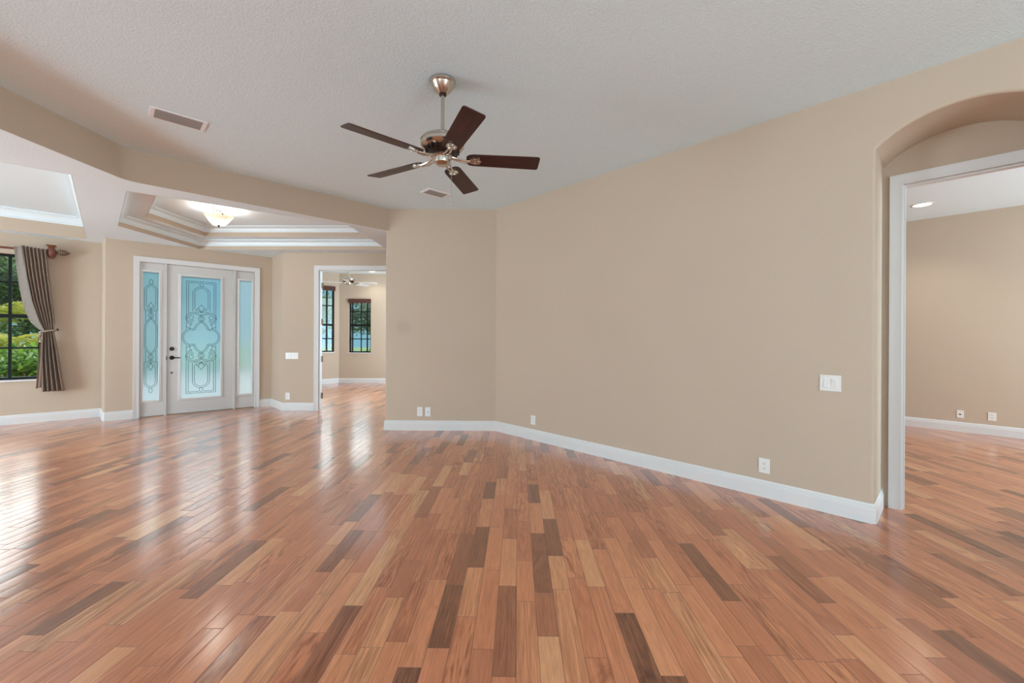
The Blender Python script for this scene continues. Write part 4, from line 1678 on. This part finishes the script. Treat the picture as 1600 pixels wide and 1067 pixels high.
def jack(F, s0, s1, z0, z1, label, dark=True):
    root, w, h = plate_root('wall_jack_plate', F, s0, s1, z0, z1, label, 'wall plate', 'wall outlets and wall plates')
    if dark:
        b_ = new_bm()
        lathe(b_, [(0, 0.010), (0.005, 0.010), (0.005, 0.004), (0.009, 0.003), (0.009, 0)], 12, Matrix.Translation((0, -0.006, 0)) @ Matrix.Rotation(PI / 2, 4, 'X'))
        f = link('jack', b_, M['slot'], smooth=True)
        f.parent = root
    else:
        b_ = new_bm()
        box(b_, -0.017, 0.017, -0.009, -0.006, -0.034, 0.034)
        f = link('insert', b_, M['plate'], bevel=0.001)
        f.parent = root
        b_ = new_bm()
        box(b_, -0.006, 0.006, -0.0095, -0.0088, -0.006, 0.006)
        f = link('jack', b_, M['slot'])
        f.parent = root
    return root


def switches(F, s0, s1, z0, z1, n, label):
    root, w, h = plate_root('light_switch', F, s0, s1, z0, z1, label, 'light switch', 'light switch plates')
    for k in range(n):
        cx = (k - (n - 1) / 2) * 0.046
        b_ = new_bm()
        box(b_, cx - 0.0175, cx + 0.0175, -0.0072, -0.004, -0.035, 0.035)
        f = link('switch_frame', b_, M['plate'], bevel=0.0008)
        f.parent = root
        b_ = new_bm()
        mx = Matrix.Translation((cx, -0.0075, 0)) @ Matrix.Rotation(math.radians(3.5 if k % 2 else -3.5), 4, 'X')
        box(b_, -0.0145, 0.0145, -0.003, 0.003, -0.031, 0.031, mx)
        f = link('rocker', b_, M['plate'], bevel=0.001)
        f.parent = root
    return root


outlet(F_BACK, 0.443, 0.518, 0.195, 0.320, 'white outlet low on the short back wall, left of a twin plate')
jack(F_BACK, 0.553, 0.628, 0.192, 0.318, 'white blank faced jack plate right beside an outlet on the short back wall', dark=False)
outlet(F_RIGHT, 0.668, 0.746, 0.193, 0.307, 'white outlet low on the long right wall near the back corner')
outlet(F_RIGHT, 3.240, 3.320, 0.193, 0.312, 'white outlet low on the long right wall below the switch, near the recess')
switches(F_RIGHT, 3.645, 3.773, 0.898, 1.016, 2, 'white double rocker switch on the right wall beside the arched recess')
switches(F_OFFW, 0.072, 0.292, 0.893, 1.003, 4, 'wide white switch plate on the foyer wall left of the office doorway')
outlet(F_OFFW, 0.073, 0.148, 0.188, 0.308, 'white outlet low on the foyer wall between front door and office')
jack(F_FAR, 0.606, 0.675, 0.190, 0.298, 'white cable jack plate low on the bedroom wall, left of an outlet')
outlet(F_FAR, 0.896, 0.971, 0.193, 0.307, 'white outlet low on the bedroom wall, right of the cable jack plate')


# ------------------------------------------------------------------ garden
def leaf_cloud(name, n, size, fn, m, parent=None, droop=0.0, seed=1, ratio=0.38):
    rnd = random.Random(seed)
    vs, fs = [], []
    for _ in range(n):
        c, nrm = fn(rnd)
        c = Vector(c)
        a = Vector((rnd.gauss(0, 1), rnd.gauss(0, 1), rnd.gauss(0, 0.6) - droop)).normalized()
        b = a.cross(Vector((rnd.gauss(0, 1), rnd.gauss(0, 1), 1.2)))
        if b.length < 1e-3:
            continue
        b.normalize()
        L = size * rnd.uniform(0.6, 1.3)
        W = L * ratio
        k = len(vs)
        nn = a.cross(b)
        vs += [c, c + a * L * 0.45 + b * W * 0.5 + nn * L * 0.06, c + a * L, c + a * L * 0.45 - b * W * 0.5 + nn * L * 0.06]
        fs += [(k, k + 1, k + 2), (k, k + 2, k + 3)]
    me = bpy.data.meshes.new(name)
    me.from_pydata([tuple(v) for v in vs], [], fs)
    me.materials.append(m)
    o = bpy.data.objects.new(name, me)
    COL.objects.link(o)
    if parent:
        o.parent = parent
    return o


def blob(rx, ry, rz, cz, lumps, seed):
    rr = random.Random(seed)
    cs = [(rr.uniform(-0.6, 0.6) * rx, rr.uniform(-0.6, 0.6) * ry, cz + rr.uniform(-0.55, 0.6) * rz, rr.uniform(0.35, 0.6)) for _ in range(lumps)]

    def fn(rnd):
        c = rnd.choice(cs)
        v = Vector((rnd.gauss(0, 1), rnd.gauss(0, 1), rnd.gauss(0, 1))).normalized()
        k = rnd.uniform(0.55, 1.0)
        return (c[0] + v.x * rx * c[3] * k, c[1] + v.y * ry * c[3] * k, max(-0.05, c[2] + v.z * rz * c[3] * k)), v
    return fn


GZ = -0.2


def shrub(x, y, rx, ry, h, n, size, m, label, seed, group='garden shrubs'):
    root = empty('garden_shrub', Matrix.Translation((x, y, GZ)))
    tag(root, label, 'shrub', group)
    leaf_cloud('foliage', n, size, blob(rx, ry, h * 0.5, h * 0.52, 9, seed), m, root, 0.1, seed)
    b_ = new_bm()
    rr = random.Random(seed)
    for _ in range(6):
        a = rr.uniform(0, 2 * PI)
        tube(b_, [(0.05 * math.cos(a), 0.05 * math.sin(a), 0), (rx * 0.4 * math.cos(a), ry * 0.4 * math.sin(a), h * 0.6)], 0.012, 6)
    o = link('stems', b_, M['bark'])
    o.parent = root
    return root


def tree(x, y, h, r, n, size, m, label, seed, trunk=0.12):
    root = empty('garden_tree', Matrix.Translation((x, y, GZ)))
    tag(root, label, 'tree', 'garden trees')
    leaf_cloud('crown', n, size, blob(r, r, h * 0.36, h * 0.62, 16, seed), m, root, 0.2, seed)
    b_ = new_bm()
    rr = random.Random(seed)
    tube(b_, [(0, 0, 0), (0.06, 0.02, h * 0.3), (-0.04, 0.05, h * 0.75)], trunk, 10, None, [1.2, 0.9, 0.4])
    for _ in range(6):
        a = rr.uniform(0, 2 * PI)
        z = rr.uniform(0.3, 0.6) * h
        tube(b_, [(0, 0, z), (r * 0.5 * math.cos(a), r * 0.5 * math.sin(a), z + h * 0.2)], trunk * 0.35, 6)
    o = link('trunk', b_, M['bark'], smooth=True)
    o.parent = root
    return root


def palm(x, y, h, nf, fl, label, seed):
    root = empty('garden_palm', Matrix.Translation((x, y, GZ)))
    tag(root, label, 'palm', 'garden palms')
    rr = random.Random(seed)
    b_ = new_bm()
    tube(b_, [(0, 0, 0), (0.05, 0.02, h * 0.5), (0.02, 0.0, h)], 0.10, 10, None, [1.2, 1.0, 0.8])
    o = link('trunk', b_, M['bark'], smooth=True)
    o.parent = root
    for k in range(nf):
        az = 2 * PI * k / nf * 1.0 + rr.uniform(-0.2, 0.2)
        el = rr.uniform(0.25, 1.2)
        L = fl * rr.uniform(0.8, 1.15)
        b_ = new_bm()
        d = Vector((math.cos(az), math.sin(az), 0))
        sd = Vector((-d.y, d.x, 0))
        spine = []
        for j in range(17):
            t = j / 16
            spine.append(d * (L * t * math.cos(el * (1 - 0.5 * t))) + Vector((0, 0, h + L * (math.sin(el) * t - 0.75 * t * t))))
        tube(b_, spine, 0.010, 5, None, [1 - 0.8 * j / 16 for j in range(17)])
        for j in range(2, 17):
            for sgn in (-1, 1):
                for q in (0.0, 0.5):
                    p0 = spine[j] * (1 - q) + spine[j - 1] * q
                    t = (j - q) / 16
                    ln = L * 0.34 * math.sin(PI * min(1, 0.12 + t * 0.9)) + 0.03
                    dirv = (sd * sgn * 0.9 + d * 0.55 + Vector((0, 0, -0.25 + rr.uniform(-0.15, 0.15)))).normalized()
                    wv = d * 0.016
                    v = [b_.verts.new(p0 - wv), b_.verts.new(p0 + wv), b_.verts.new(p0 + dirv * ln * 0.6 + wv * 0.7 + Vector((0, 0, 0.01))), b_.verts.new(p0 + dirv * ln + Vector((0, 0, -0.05 * ln)))]
                    b_.faces.new(v)
        o = link('frond', b_, M['leaf_palm'])
        o.parent = root
    return root


shrub(-8.75, 7.45, 0.65, 0.65, 1.35, 2600, 0.15, M['leaf_bright'], 'bright leafy shrub right under the living room window', 11)
shrub(-9.75, 6.35, 0.60, 0.60, 1.15, 2000, 0.15, M['leaf_bright'], 'low leafy shrub at the left edge of the living room window', 12)
palm(-12.3, 10.5, 1.15, 18, 1.5, 'yellow green palm behind the shrubs outside the living room window', 5)
palm(-15.6, 12.6, 2.1, 16, 1.7, 'farther palm half hidden behind the nearer palm outside the living room window', 6)
tree(-18.4, 15.8, 4.7, 2.0, 5200, 0.30, M['leaf_tree'], 'leafy tree behind the palms outside the living room window', 21)
tree(-23.8, 17.6, 5.2, 2.0, 5200, 0.32, M['leaf_grey'], 'pale distant tree beyond the living room garden, left of the leafy one', 22)
tree(-17.4, 20.6, 4.9, 2.2, 4200, 0.32, M['leaf_grey'], 'pale distant tree beyond the living room garden, toward the front door', 25)
shrub(-14.2, 15.6, 1.0, 1.0, 1.9, 1800, 0.18, M['leaf_tree'], 'dark shrub farther off outside the living room window', 13)
tree(-7.7, 23.6, 4.6, 2.1, 5200, 0.28, M['leaf_grey'], 'grey green tree outside the small office window', 23)
tree(-12.4, 24.6, 4.6, 2.1, 5200, 0.28, M['leaf_tree'], 'mid green tree outside the narrow office window', 24)
shrub(-5.6, 15.0, 1.1, 0.8, 1.05, 1800, 0.16, M['leaf_bright'], 'bright shrub below the small office window', 14)
